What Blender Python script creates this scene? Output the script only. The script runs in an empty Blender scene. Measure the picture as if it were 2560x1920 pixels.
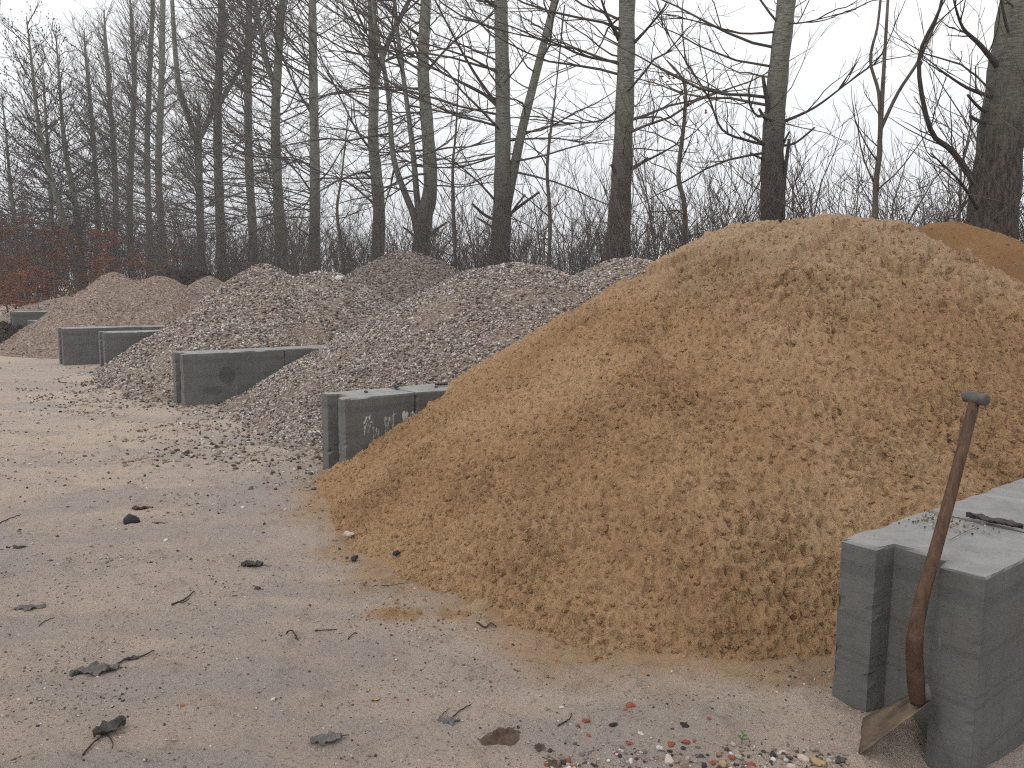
import bpy, math, random
import numpy as np
from mathutils import Vector, Matrix

# ------------------------------------------------------------------ camera, sky, sun, exposure
SC = bpy.context.scene
COL = SC.collection
F_PX, CAM_H, PITCH, ROLL = 2106.0, 1.5, math.radians(7.2), math.radians(0.6)
cam_d = bpy.data.cameras.new('camera')
cam = bpy.data.objects.new('camera', cam_d); COL.objects.link(cam)
cam_d.sensor_width = 36.0; cam_d.lens = 36.0 * F_PX / 2560.0
cam_d.clip_start = 0.05; cam_d.clip_end = 3000
cam.matrix_world = (Matrix.Translation((0, 0, CAM_H)) @ Matrix.Rotation(math.pi/2 - PITCH, 4, 'X')
                    @ Matrix.Rotation(ROLL, 4, 'Z'))
SC.camera = cam

SUN_EL, SUN_AZ = math.radians(48), math.radians(-128)      # behind the camera to the left, veiled by cloud
world = bpy.data.worlds.new('World'); SC.world = world; world.use_nodes = True
wn = world.node_tree.nodes; wl = world.node_tree.links; wn.clear()
w_out = wn.new('ShaderNodeOutputWorld'); w_bg = wn.new('ShaderNodeBackground')
w_sky = wn.new('ShaderNodeTexSky'); w_sky.sky_type = 'NISHITA'; w_sky.sun_disc = False
w_sky.sun_elevation = SUN_EL; w_sky.sun_rotation = SUN_AZ
w_sky.air_density = 1.0; w_sky.dust_density = 6.0; w_sky.ozone_density = 1.0
w_tc = wn.new('ShaderNodeTexCoord'); w_sep = wn.new('ShaderNodeSeparateXYZ')
w_mr = wn.new('ShaderNodeMapRange'); w_mr.inputs['From Min'].default_value = -0.02; w_mr.inputs['From Max'].default_value = 1.0
w_ramp = wn.new('ShaderNodeValToRGB')
w_ramp.color_ramp.elements[0].color = (0.66, 0.70, 0.74, 1)
w_ramp.color_ramp.elements[1].color = (1.0, 1.0, 1.0, 1)
e_ = w_ramp.color_ramp.elements.new(0.24); e_.color = (0.89, 0.90, 0.91, 1)
w_mul = wn.new('ShaderNodeVectorMath'); w_mul.operation = 'SCALE'; w_mul.inputs['Scale'].default_value = 14.0
w_mix = wn.new('ShaderNodeMix'); w_mix.data_type = 'RGBA'; w_mix.inputs['Factor'].default_value = 0.93   # cloud cover
wl.new(w_tc.outputs['Generated'], w_sep.inputs[0]); wl.new(w_sep.outputs['Z'], w_mr.inputs['Value'])
wl.new(w_mr.outputs['Result'], w_ramp.inputs['Fac']); wl.new(w_ramp.outputs['Color'], w_mul.inputs[0])
wl.new(w_sky.outputs['Color'], w_mix.inputs['A']); wl.new(w_mul.outputs['Vector'], w_mix.inputs['B'])
wl.new(w_mix.outputs['Result'], w_bg.inputs['Color']); w_bg.inputs['Strength'].default_value = 0.085
wl.new(w_bg.outputs['Background'], w_out.inputs['Surface'])

sun_d = bpy.data.lights.new('sun', 'SUN'); sun_d.energy = 0.8; sun_d.angle = math.radians(25); sun_d.color = (1, 0.97, 0.93)
sun = bpy.data.objects.new('sun', sun_d); COL.objects.link(sun)
sdir = Vector((math.sin(SUN_AZ)*math.cos(SUN_EL), math.cos(SUN_AZ)*math.cos(SUN_EL), math.sin(SUN_EL)))
sun.rotation_euler = sdir.to_track_quat('Z', 'Y').to_euler()

SC.view_settings.view_transform = 'Standard'; SC.view_settings.look = 'None'
SC.view_settings.gamma = 1.0; SC.view_settings.exposure = 0.1; SC.view_settings.use_curve_mapping = False
SC.cycles.max_bounces = 4; SC.cycles.diffuse_bounces = 2; SC.cycles.glossy_bounces = 2
SC.cycles.use_denoising = False; SC.cycles.filter_width = 1.15; SC.cycles.transparent_max_bounces = 6; SC.cycles.volume_bounces = 1

# ------------------------------------------------------------------ frames
# yard frame: s runs along the bay walls (away to the right), q from bay to bay (away to the left)
C1 = np.array([1.169, 2.884, 0.0]); D = np.array([.785, .619, 0.0]); D /= np.linalg.norm(D)
Q = np.array([-D[1], D[0], 0.0])
def W(s, q, z=0.0): return C1 + s*D + q*Q + np.array([0, 0, z])
def sq_of(x, y): r = np.array([x - C1[0], y - C1[1]]); return r @ D[:2], r @ Q[:2]
KV = 2560/2212.0
def ray(vx, vy):
    a = (vx*KV - 1280)/F_PX; b = (vy*KV - 960)/F_PX
    u = a*math.cos(ROLL) + b*math.sin(ROLL); v = -a*math.sin(ROLL) + b*math.cos(ROLL)
    return np.array([u, math.cos(PITCH) - v*math.sin(PITCH), -math.sin(PITCH) - v*math.cos(PITCH)])
def at(vx, vy, Y): d = ray(vx, vy); return np.array([0, 0, CAM_H]) + d*(Y/d[1])
def on_ground(vx, vy, z=0.0): d = ray(vx, vy); return np.array([0, 0, CAM_H]) + d*((z - CAM_H)/d[2])

# ------------------------------------------------------------------ noise
def _perm(seed): return np.random.RandomState(seed).permutation(512)
_PT = {}
def pn(x, y, seed=0):
    if seed not in _PT:
        p = _perm(seed); a = np.random.RandomState(seed+99).rand(512)*2*np.pi
        _PT[seed] = (np.concatenate([p, p]), np.cos(a), np.sin(a))
    p, gx, gy = _PT[seed]
    x = np.asarray(x, float); y = np.asarray(y, float)
    xi = np.floor(x).astype(int); yi = np.floor(y).astype(int); xf = x - xi; yf = y - yi
    u = xf*xf*xf*(xf*(xf*6-15)+10); v = yf*yf*yf*(yf*(yf*6-15)+10)
    def g(ix, iy, dx, dy):
        h = p[(p[ix & 511] + iy) & 511]; return gx[h]*dx + gy[h]*dy
    n00 = g(xi, yi, xf, yf); n10 = g(xi+1, yi, xf-1, yf); n01 = g(xi, yi+1, xf, yf-1); n11 = g(xi+1, yi+1, xf-1, yf-1)
    return 1.41*((n00*(1-u)+n10*u)*(1-v) + (n01*(1-u)+n11*u)*v)
def fbm(x, y, o=4, seed=0, gain=.5):
    t = 0; a = 1.0; f = 1.0
    for i in range(o): t = t + a*pn(x*f, y*f, seed+i); a *= gain; f *= 2.03
    return t
def sstep(a, b, x): t = np.clip((x-a)/(b-a), 0, 1); return t*t*(3-2*t)

# ------------------------------------------------------------------ object helpers
def tag(o, label=None, cat=None, group=None, kind=None):
    if label: o['label'] = label
    if cat: o['category'] = cat
    if group: o['group'] = group
    if kind: o['kind'] = kind
    return o
def empty(name, loc=(0, 0, 0), rz=0.0):
    o = bpy.data.objects.new(name, None); COL.objects.link(o); o.location = Vector(loc); o.rotation_euler = (0, 0, rz)
    o.empty_display_size = 0.2
    return o
def link(name, me, mat, parent=None):
    if mat is not None: me.materials.clear(); me.materials.append(mat)
    o = bpy.data.objects.new(name, me); COL.objects.link(o)
    if parent is not None: o.parent = parent
    return o
def mesh_np(name, verts, faces, smooth=True):
    """faces: list of int arrays (M,k)"""
    me = bpy.data.meshes.new(name); verts = np.asarray(verts, np.float32)
    me.vertices.add(len(verts)); me.vertices.foreach_set('co', verts.ravel())
    faces = [np.asarray(f, np.int32) for f in faces if len(f)]
    nl = sum(f.size for f in faces); nf = sum(len(f) for f in faces)
    me.loops.add(nl); me.polygons.add(nf)
    me.loops.foreach_set('vertex_index', np.concatenate([f.ravel() for f in faces]))
    tot = np.concatenate([np.full(len(f), f.shape[1], np.int32) for f in faces])
    start = np.concatenate([[0], np.cumsum(tot)[:-1]]).astype(np.int32)
    me.polygons.foreach_set('loop_start', start); me.polygons.foreach_set('loop_total', tot)
    me.polygons.foreach_set('use_smooth', np.full(nf, smooth))
    me.update(); me.validate(); return me
def grid_faces(nu, nv):
    i = np.arange(nu-1)[:, None]*nv + np.arange(nv-1)[None, :]
    i = i.ravel(); return np.stack([i, i+nv, i+nv+1, i+1], 1)

class MB:
    """collects tubes and loose faces, builds ONE mesh"""
    def __init__(s): s.t = {}; s.v = []; s.f = {}; s.n = 0
    def tube(s, pts, rad, k=5):
        pts = np.asarray(pts, float); rad = np.asarray(rad, float)
        s.t.setdefault((len(pts), k), []).append((pts, rad)); return s
    def raw(s, v, f):
        v = np.asarray(v, float); f = np.asarray(f, int)
        s.f.setdefault(f.shape[1], []).append(f + s.n); s.v.append(v); s.n += len(v); return s
    def mesh(s, name, smooth=True):
        V = list(s.v); Fs = {k: list(v) for k, v in s.f.items()}; base = s.n
        for (n, k), L in s.t.items():
            P = np.stack([a for a, _ in L]); R = np.stack([b for _, b in L]); M = len(L)
            T = np.gradient(P, axis=1); T /= np.linalg.norm(T, axis=2, keepdims=True) + 1e-9
            m = T.mean(1); up = np.where(np.abs(m[:, 2:3]) > .8*np.linalg.norm(m, axis=1, keepdims=True), [[1., 0, 0]], [[0, 0, 1.]])
            A = np.cross(T, up[:, None, :]); A /= np.linalg.norm(A, axis=2, keepdims=True) + 1e-9
            B = np.cross(T, A); an = np.arange(k)*2*np.pi/k
            X = P[:, :, None, :] + R[:, :, None, None]*(np.cos(an)[None, None, :, None]*A[:, :, None, :] + np.sin(an)[None, None, :, None]*B[:, :, None, :])
            V.append(X.reshape(-1, 3))
            i = np.arange(n-1)[:, None]*k; j = np.arange(k)[None, :]; j2 = (j+1) % k
            q = np.stack([i+j, i+j2, i+k+j2, i+k+j], -1).reshape(-1, 4)
            off = base + np.arange(M)*n*k
            Fs.setdefault(4, []).append((q[None] + off[:, None, None]).reshape(-1, 4))
            if k > 3:
                cap = np.stack([np.arange(k)[::-1], (n-1)*k + np.arange(k)])
                Fs.setdefault(k, []).append((cap[None] + off[:, None, None]).reshape(-1, k))
            base += M*n*k
        return mesh_np(name, np.concatenate(V), [np.concatenate(v) for v in Fs.values()], smooth)
    def build(s, name, mat, parent=None, smooth=True): return link(name, s.mesh(name, smooth), mat, parent)

# ------------------------------------------------------------------ materials
class NT:
    def __init__(s, name):
        s.m = bpy.data.materials.new(name); s.m.use_nodes = True; s.n = s.m.node_tree.nodes; s.l = s.m.node_tree.links
        s.b = s.n['Principled BSDF']; s.b.inputs['Specular IOR Level'].default_value = 0.25; s._g = None
    def new(s, t, **kw):
        n = s.n.new(t)
        for k, v in kw.items(): setattr(n, k, v)
        return n
    def obj(s):
        if not hasattr(s, '_tc'): s._tc = s.new('ShaderNodeTexCoord')
        return s._tc.outputs['Object']
    def geo(s):
        if s._g is None: s._g = s.new('ShaderNodeNewGeometry')
        return s._g
    def pos(s): return s.geo().outputs['Position']
    def scale(s, vec, sc):
        m = s.new('ShaderNodeVectorMath', operation='MULTIPLY'); s.l.new(vec, m.inputs[0]); m.inputs[1].default_value = sc; return m.outputs[0]
    def noise(s, vec, sc, det=4, rough=.55, dist=0.0):
        n = s.new('ShaderNodeTexNoise'); s.l.new(vec, n.inputs['Vector']); n.inputs['Scale'].default_value = sc
        n.inputs['Detail'].default_value = det; n.inputs['Roughness'].default_value = rough; n.inputs['Distortion'].default_value = dist
        return n.outputs['Fac']
    def voro(s, vec, sc, out='Distance', feat='F1'):
        n = s.new('ShaderNodeTexVoronoi'); n.feature = feat; s.l.new(vec, n.inputs['Vector']); n.inputs['Scale'].default_value = sc
        return n.outputs[out]
    def ramp(s, fac, stops, interp='LINEAR'):
        r = s.new('ShaderNodeValToRGB'); cr = r.color_ramp; cr.interpolation = interp
        while len(cr.elements) < len(stops): cr.elements.new(0.5)
        for e, (p, c) in zip(cr.elements, stops):
            e.position = p; e.color = (*c, 1) if hasattr(c, '__len__') else (c, c, c, 1)
        s.l.new(fac, r.inputs['Fac']); return r.outputs['Color']
    def mr(s, v, a, b, c=0.0, d=1.0):
        n = s.new('ShaderNodeMapRange'); s.l.new(v, n.inputs['Value'])
        for k, x in zip(('From Min', 'From Max', 'To Min', 'To Max'), (a, b, c, d)): n.inputs[k].default_value = x
        return n.outputs['Result']
    def math(s, op, a, b=None, c=None):
        n = s.new('ShaderNodeMath', operation=op)
        for i, x in enumerate((a, b, c)):
            if x is None: continue
            if isinstance(x, (int, float)): n.inputs[i].default_value = x
            else: s.l.new(x, n.inputs[i])
        return n.outputs[0]
    def mix(s, fac, a, b, mode='MIX'):
        n = s.new('ShaderNodeMix', data_type='RGBA', blend_type=mode)
        for k, x in (('Factor', fac), ('A', a), ('B', b)):
            i = [q for q in n.inputs if q.name == k and q.enabled][0]
            if isinstance(x, (int, float)): i.default_value = x
            elif isinstance(x, tuple): i.default_value = (*x, 1)
            else: s.l.new(x, i)
        return [o for o in n.outputs if o.enabled][0]
    def col(s, c):
        if isinstance(c, tuple): s.b.inputs['Base Color'].default_value = (*c, 1)
        else: s.l.new(c, s.b.inputs['Base Color'])
        return s
    def rough(s, r):
        if isinstance(r, (int, float)): s.b.inputs['Roughness'].default_value = r
        else: s.l.new(r, s.b.inputs['Roughness'])
        return s
    def bump(s, h, dist=.01, st=1.0, prev=None):
        b = s.new('ShaderNodeBump'); b.inputs['Distance'].default_value = dist; b.inputs['Strength'].default_value = st
        s.l.new(h, b.inputs['Height'])
        if prev is not None: s.l.new(prev, b.inputs['Normal'])
        s.l.new(b.outputs['Normal'], s.b.inputs['Normal']); return b.outputs['Normal']

def m_sand(name, dark, mid, light, crest=None):
    t = NT(name); p = t.pos()
    big = t.noise(p, 0.9, 4, .6); fine = t.noise(p, 18, 6, .7); grit = t.noise(p, 140, 3, .7)
    c = t.ramp(big, [(.36, dark), (.5, mid), (.64, light)])
    c = t.mix(t.mr(fine, .3, .7, 0, .55), c, tuple(x*.62 for x in mid), 'MIX') if False else t.mix(t.mr(fine, .62, .36, 0, .5), c, tuple(x*.72 for x in mid))
    c = t.mix(t.mr(grit, .35, .65, 0, .35), c, tuple(min(1, x*1.25) for x in light))
    c = t.mix(t.ramp(t.voro(p, 45), [(.0, 1.0), (.05, 0.0)]), c, (.55, .5, .43))
    if crest:
        sp = t.new('ShaderNodeSeparateXYZ'); t.l.new(p, sp.inputs[0])
        z = t.math('ADD', sp.outputs['Z'], t.math('MULTIPLY', t.math('SUBTRACT', t.noise(p, 2.2, 4), .5), 1.0))
        c = t.mix(t.mr(z, 1.25, 2.2, 0, .75), c, crest)
    t.col(c).rough(.95)
    n = t.bump(t.noise(p, 55, 6, .8), .025, 1.0); t.bump(grit, .007, .9, n)
    return t.m
def m_gravel_bed(name, a, b, c_):
    t = NT(name); p = t.pos()
    c = t.ramp(t.noise(p, 1.3, 5, .6), [(.3, a), (.55, b), (.75, c_)])
    v = t.new('ShaderNodeTexVoronoi'); t.l.new(p, v.inputs['Vector']); v.inputs['Scale'].default_value = 42
    h = t.new('ShaderNodeSeparateColor'); t.l.new(v.outputs['Color'], h.inputs[0])
    pc = t.ramp(h.outputs[0], [(.0, (.06, .05, .045)), (.3, (.17, .125, .10)), (.6, (.27, .22, .185)), (.85, (.36, .32, .29)), (1, (.62, .60, .57))])
    c = t.mix(.55, c, pc)
    t.col(c).rough(.9); n = t.bump(v.outputs['Distance'], .03, -1.0 if False else 1.0); t.bump(t.noise(p, 120, 4), .006, .8, n)
    return t.m
def m_stone(name, pal, rough=.75):
    t = NT(name); oi = t.new('ShaderNodeObjectInfo')
    c = t.ramp(oi.outputs['Random'], pal)
    n = t.noise(t.obj(), 2.2, 4, .6); c = t.mix(t.mr(n, .45, .75, 0, .4), c, (.12, .10, .085))
    t.col(c).rough(rough); t.b.inputs['Specular IOR Level'].default_value = .35
    t.bump(t.noise(t.obj(), 6, 4), .08, .5); return t.m
def m_plain(name, col, var=.35, sc=12, rough=.85, bump=.004):
    t = NT(name); n = t.noise(t.obj(), sc, 5, .6)
    t.col(t.mix(t.mr(n, .3, .7), tuple(x*(1-var) for x in col), tuple(min(1, x*(1+var)) for x in col))).rough(rough)
    t.bump(n, bump, .8); return t.m

def m_ground():
    t = NT('damp_sandy_ground'); p = t.pos()
    big = t.noise(p, .35, 5, .6); st = t.noise(t.scale(p, (.5, 1.6, 1)), 1.1, 5, .62, .6)
    c = t.ramp(big, [(.36, (.33, .285, .258)), (.45, (.44, .36, .305)), (.56, (.515, .415, .335)), (.68, (.54, .435, .34))])
    c = t.mix(t.mr(st, .49, .58, 0, .7), c, (.365, .315, .285))
    c = t.mix(t.mr(t.noise(p, 9, 6, .7), .55, .75, 0, .55), c, (.25, .19, .15))
    g1 = t.noise(p, 75, 4, .75); c = t.mix(t.mr(g1, .54, .70, 0, .75), c, (.12, .095, .08))
    c = t.mix(t.mr(t.noise(p, 120, 3, .7), .56, .70, 0, .6), c, (.58, .53, .48))
    v = t.new('ShaderNodeTexVoronoi'); t.l.new(p, v.inputs['Vector']); v.inputs['Scale'].default_value = 55
    h = t.new('ShaderNodeSeparateColor'); t.l.new(v.outputs['Color'], h.inputs[0])
    pick = t.math('MULTIPLY', t.ramp(v.outputs['Distance'], [(.16, 1.0), (.24, 0.0)]), t.mr(h.outputs[1], .80, .82))
    pc = t.ramp(h.outputs[0], [(0, (.05, .045, .045)), (.3, (.16, .10, .075)), (.5, (.30, .25, .2)), (.75, (.45, .41, .37)), (1, (.75, .73, .7))])
    c = t.mix(pick, c, pc)
    a = t.new('ShaderNodeAttribute'); a.attribute_name = 'spill'
    c = t.mix(a.outputs['Fac'], c, t.ramp(t.noise(p, 14, 5), [(.3, (.30, .175, .08)), (.7, (.44, .27, .13))]))
    t.col(c).rough(t.ramp(big, [(.35, .55), (.6, .92)]))
    n = t.bump(t.noise(p, 34, 7, .8), .03, 1.0); n = t.bump(pick, .006, .8, n); t.bump(g1, .004, .8, n)
    return t.m

def m_concrete(name, extra=None):
    t = NT(name); p = t.obj(); g = t.pos()
    sp = t.new('ShaderNodeSeparateXYZ'); t.l.new(g, sp.inputs[0])
    n1 = t.noise(p, 2.2, 5, .6); n2 = t.noise(p, 22, 6, .65)
    zz = t.math('ADD', sp.outputs['Z'], t.math('MULTIPLY', t.math('SUBTRACT', n1, .5), .05))
    lift = t.new('ShaderNodeTexNoise'); lift.noise_dimensions = '1D'; lift.inputs['Scale'].default_value = 6; lift.inputs['Detail'].default_value = 1
    t.l.new(zz, lift.inputs['W'])
    streak = t.noise(t.scale(p, (9, 9, .5)), 3, 4)
    c = t.ramp(n1, [(.3, (.105, .106, .101)), (.7, (.165, .165, .158))])
    c = t.mix(t.ramp(lift.outputs['Fac'], [(.465, 0.0), (.49, .34), (.51, .34), (.535, 0.0)]), c, (.070, .071, .067))
    c = t.mix(t.mr(streak, .45, .75, 0, .35), c, (.085, .083, .073))
    c = t.mix(t.mr(n2, .52, .75, 0, .3), c, (.17, .17, .16))
    pits = t.ramp(t.voro(p, 26), [(.07, 1.0), (.13, 0.0)]); c = t.mix(t.math('MULTIPLY', pits, t.mr(t.noise(p, 5, 3), .5, .7, 0, .55)), c, (.05, .05, .05))
    # tops: sky sheen put into the colour, lighter than the cast sides
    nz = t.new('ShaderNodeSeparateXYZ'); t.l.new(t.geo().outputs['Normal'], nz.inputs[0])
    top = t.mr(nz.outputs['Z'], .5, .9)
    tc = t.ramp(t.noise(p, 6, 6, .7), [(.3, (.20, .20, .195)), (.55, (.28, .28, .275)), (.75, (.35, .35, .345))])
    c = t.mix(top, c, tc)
    rs_ = t.noise(t.scale(p, (5, 5, .9)), 1.7, 5, .7); c = t.mix(t.mr(rs_, .60, .72, 0, .45), c, (.14, .105, .075)); c = t.mix(t.mr(t.noise(t.scale(p, (11, 11, 1.2)), 1.3, 5, .7), .63, .72, 0, .5), c, (.30, .30, .29))
    if extra: c = extra(t, c)
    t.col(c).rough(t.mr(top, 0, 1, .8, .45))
    b = t.bump(n2, .004, .9); b = t.bump(pits, .004, -.8 if False else .6, b); t.bump(t.noise(p, 120, 3), .0015, .7, b)
    return t.m
def local_sq(t, origin):
    """s, q, z coordinates of the yard frame measured from a wall's corner"""
    p = t.new('ShaderNodeVectorMath', operation='SUBTRACT'); t.l.new(t.pos(), p.inputs[0]); p.inputs[1].default_value = tuple(origin)
    ds = t.new('ShaderNodeVectorMath', operation='DOT_PRODUCT'); t.l.new(p.outputs[0], ds.inputs[0]); ds.inputs[1].default_value = tuple(D)
    sp = t.new('ShaderNodeSeparateXYZ'); t.l.new(p.outputs[0], sp.inputs[0]); return ds.outputs['Value'], sp.outputs['Z']

def m_bark(name, low, high, zmid):
    t = NT(name); p = t.obj(); sp = t.new('ShaderNodeSeparateXYZ'); t.l.new(p, sp.inputs[0])
    n = t.noise(p, 3, 5, .6); fiss = t.noise(t.scale(p, (14, 14, 2.2)), 2.0, 5, .7); lent = t.noise(t.scale(p, (4, 4, 26)), 1.6, 4, .7)
    hc = t.mix(t.mr(lent, .46, .60, 0, .9), high, tuple(x*.28 for x in high))
    hc = t.mix(t.mr(n, .45, .7, 0, .6), hc, (high[0]*.62, high[1]*.72, high[2]*.52))
    lc = t.mix(t.mr(fiss, .40, .62), tuple(x*.35 for x in low), tuple(x*1.25 for x in low))
    z = t.math('ADD', sp.outputs['Z'], t.math('MULTIPLY', t.math('SUBTRACT', n, .5), 3.0))
    t.col(t.mix(t.mr(z, zmid-1.2, zmid+1.8), lc, hc)).rough(.92)
    b = t.bump(fiss, .04, .9); t.bump(lent, .015, .6, b); return t.m

# ------------------------------------------------------------------ scatter of uncountable stones and clods
def scatter_group(name, mat, amp, sub=2, smooth=True, variants=4, nscale=1.3):
    g = bpy.data.node_groups.new(name, 'GeometryNodeTree')
    g.interface.new_socket('Geometry', in_out='INPUT', socket_type='NodeSocketGeometry')
    g.interface.new_socket('Geometry', in_out='OUTPUT', socket_type='NodeSocketGeometry')
    N = g.nodes.new; L = g.links.new; gi = N('NodeGroupInput'); go = N('NodeGroupOutput')
    join = N('GeometryNodeJoinGeometry')
    for i in range(variants):
        ico = N('GeometryNodeMeshIcoSphere'); ico.inputs['Radius'].default_value = 1.0; ico.inputs['Subdivisions'].default_value = sub
        sp = N('GeometryNodeSetPosition'); pos = N('GeometryNodeInputPosition')
        add = N('ShaderNodeVectorMath'); add.operation = 'ADD'; add.inputs[1].default_value = (i*7.3, i*3.1, i*5.7)
        nt = N('ShaderNodeTexNoise'); nt.inputs['Scale'].default_value = nscale; nt.inputs['Detail'].default_value = 2
        sub_ = N('ShaderNodeVectorMath'); sub_.operation = 'SUBTRACT'; sub_.inputs[1].default_value = (.5, .5, .5)
        mul = N('ShaderNodeVectorMath'); mul.operation = 'SCALE'; mul.inputs['Scale'].default_value = amp
        L(pos.outputs[0], add.inputs[0]); L(add.outputs[0], nt.inputs['Vector']); L(nt.outputs['Color'], sub_.inputs[0])
        L(sub_.outputs[0], mul.inputs[0]); L(ico.outputs['Mesh'], sp.inputs['Geometry']); L(mul.outputs[0], sp.inputs['Offset'])
        sh = N('GeometryNodeSetShadeSmooth'); sh.inputs['Shade Smooth'].default_value = smooth
        sm = N('GeometryNodeSetMaterial'); sm.inputs['Material'].default_value = mat
        L(sp.outputs['Geometry'], sh.inputs['Geometry']); L(sh.outputs['Geometry'], sm.inputs['Geometry'])
        ti = N('GeometryNodeGeometryToInstance'); L(sm.outputs['Geometry'], ti.inputs[0]); L(ti.outputs[0], join.inputs[0])
    iop = N('GeometryNodeInstanceOnPoints'); iop.inputs['Pick Instance'].default_value = True
    L(gi.outputs[0], iop.inputs['Points']); L(join.outputs[0], iop.inputs['Instance'])
    for nm, ty, so in (('vid', 'INT', 'Instance Index'), ('rot', 'FLOAT_VECTOR', 'Rotation'), ('scl', 'FLOAT_VECTOR', 'Scale')):
        a = N('GeometryNodeInputNamedAttribute'); a.data_type = ty; a.inputs['Name'].default_value = nm
        L([o for o in a.outputs if o.enabled][0], iop.inputs[so])
    L(iop.outputs[0], go.inputs[0]); return g
def scatter(name, pts, scl, rot, group, mat, parent=None):
    n = len(pts); me = bpy.data.meshes.new(name); me.vertices.add(n); me.vertices.foreach_set('co', np.asarray(pts, np.float32).ravel())
    for nm, arr in (('scl', scl), ('rot', rot)):
        a = me.attributes.new(nm, 'FLOAT_VECTOR', 'POINT'); a.data.foreach_set('vector', np.asarray(arr, np.float32).ravel())
    a = me.attributes.new('vid', 'INT', 'POINT'); a.data.foreach_set('value', np.random.RandomState(n).randint(0, 4, n).astype(np.int32))
    o = link(name, me, mat, parent); m = o.modifiers.new('scatter', 'NODES'); m.node_group = group
    o['kind'] = 'stuff'; return o
def sizes(rs, n, lo, hi, power=2.0, flat=.6):
    r = lo + (hi-lo)*rs.rand(n)**power
    return np.stack([r*(.8+.5*rs.rand(n)), r*(.65+.35*rs.rand(n)), r*(flat*.75+flat*.5*rs.rand(n))], 1)
def rots(rs, n, tilt=.6): return np.stack([rs.normal(0, tilt, n), rs.normal(0, tilt, n), rs.rand(n)*6.283], 1)

PAL_GRAVEL = [(0, (.05, .046, .046)), (.18, (.11, .092, .084)), (.36, (.28, .215, .185)), (.6, (.44, .36, .315)), (.82, (.55, .475, .43)), (.95, (.66, .615, .575)), (1, (.84, .83, .80))]
PAL_BROWN = [(0, (.05, .042, .04)), (.3, (.13, .098, .086)), (.6, (.23, .18, .16)), (.85, (.32, .27, .25)), (1, (.62, .58, .56))]
PAL_RED = [(0, (.08, .05, .042)), (.35, (.21, .13, .10)), (.7, (.33, .22, .175)), (.94, (.38, .28, .23)), (1, (.55, .48, .44))]
PAL_YARD = [(0, (.03, .028, .03)), (.20, (.075, .058, .05)), (.40, (.27, .21, .17)), (.62, (.37, .305, .25)), (.70, (.28, .16, .115)), (.78, (.42, .36, .31)), (.93, (.52, .48, .44)), (1, (.80, .79, .76))]
M = {}
M['ground'] = m_ground()
M['sand'] = m_sand('damp_yellow_sand', (.335, .190, .092), (.435, .265, .138), (.52, .34, .195), crest=(.53, .40, .285))
M['sand2'] = m_sand('orange_brown_sand', (.20, .105, .042), (.265, .142, .058), (.31, .175, .077))
M['bedA'] = m_gravel_bed('gravel_bed', (.20, .15, .115), (.26, .20, .155), (.33, .25, .185))
M['bedB'] = m_gravel_bed('coarse_gravel_bed', (.22, .165, .125), (.29, .22, .165), (.37, .28, .20))
M['bedD'] = m_gravel_bed('brown_gravel_bed', (.13, .098, .088), (.185, .14, .125), (.22, .17, .15))
M['bedR'] = m_gravel_bed('reddish_grit_bed', (.24, .155, .118), (.305, .205, .16), (.345, .235, .18))
M['st_gravel'] = m_stone('gravel_stone', PAL_GRAVEL); M['st_brown'] = m_stone('brown_stone', PAL_BROWN)
M['st_red'] = m_stone('red_stone', PAL_RED); M['st_yard'] = m_stone('yard_stone', PAL_YARD, .6)
M['clod'] = m_sand('sand_clod', (.35, .20, .093), (.43, .26, .13), (.50, .32, .178))
M['clod2'] = m_sand('orange_sand_clod', (.20, .105, .042), (.265, .142, .058), (.31, .175, .077))
M['mulch'] = m_plain('dark_bark_mulch', (.028, .018, .015), .6, 9, .95, .03)
M['chip'] = m_stone('bark_chip', [(0, (.012, .009, .008)), (.6, (.04, .026, .02)), (1, (.11, .07, .05))], .9)
G_STONE = {k: scatter_group('scatter_'+k, M[k], .9) for k in ('st_gravel', 'st_brown', 'st_red', 'st_yard')}
G_CLOD = scatter_group('scatter_clod', M['clod'], 1.7, 3, False, 4, 1.5)
G_CLOD2 = scatter_group('scatter_clod2', M['clod2'], 1.3, 2, True, 4, 1.6)
G_CHIP = scatter_group('scatter_chip', M['chip'], .9, 1, False)

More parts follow.
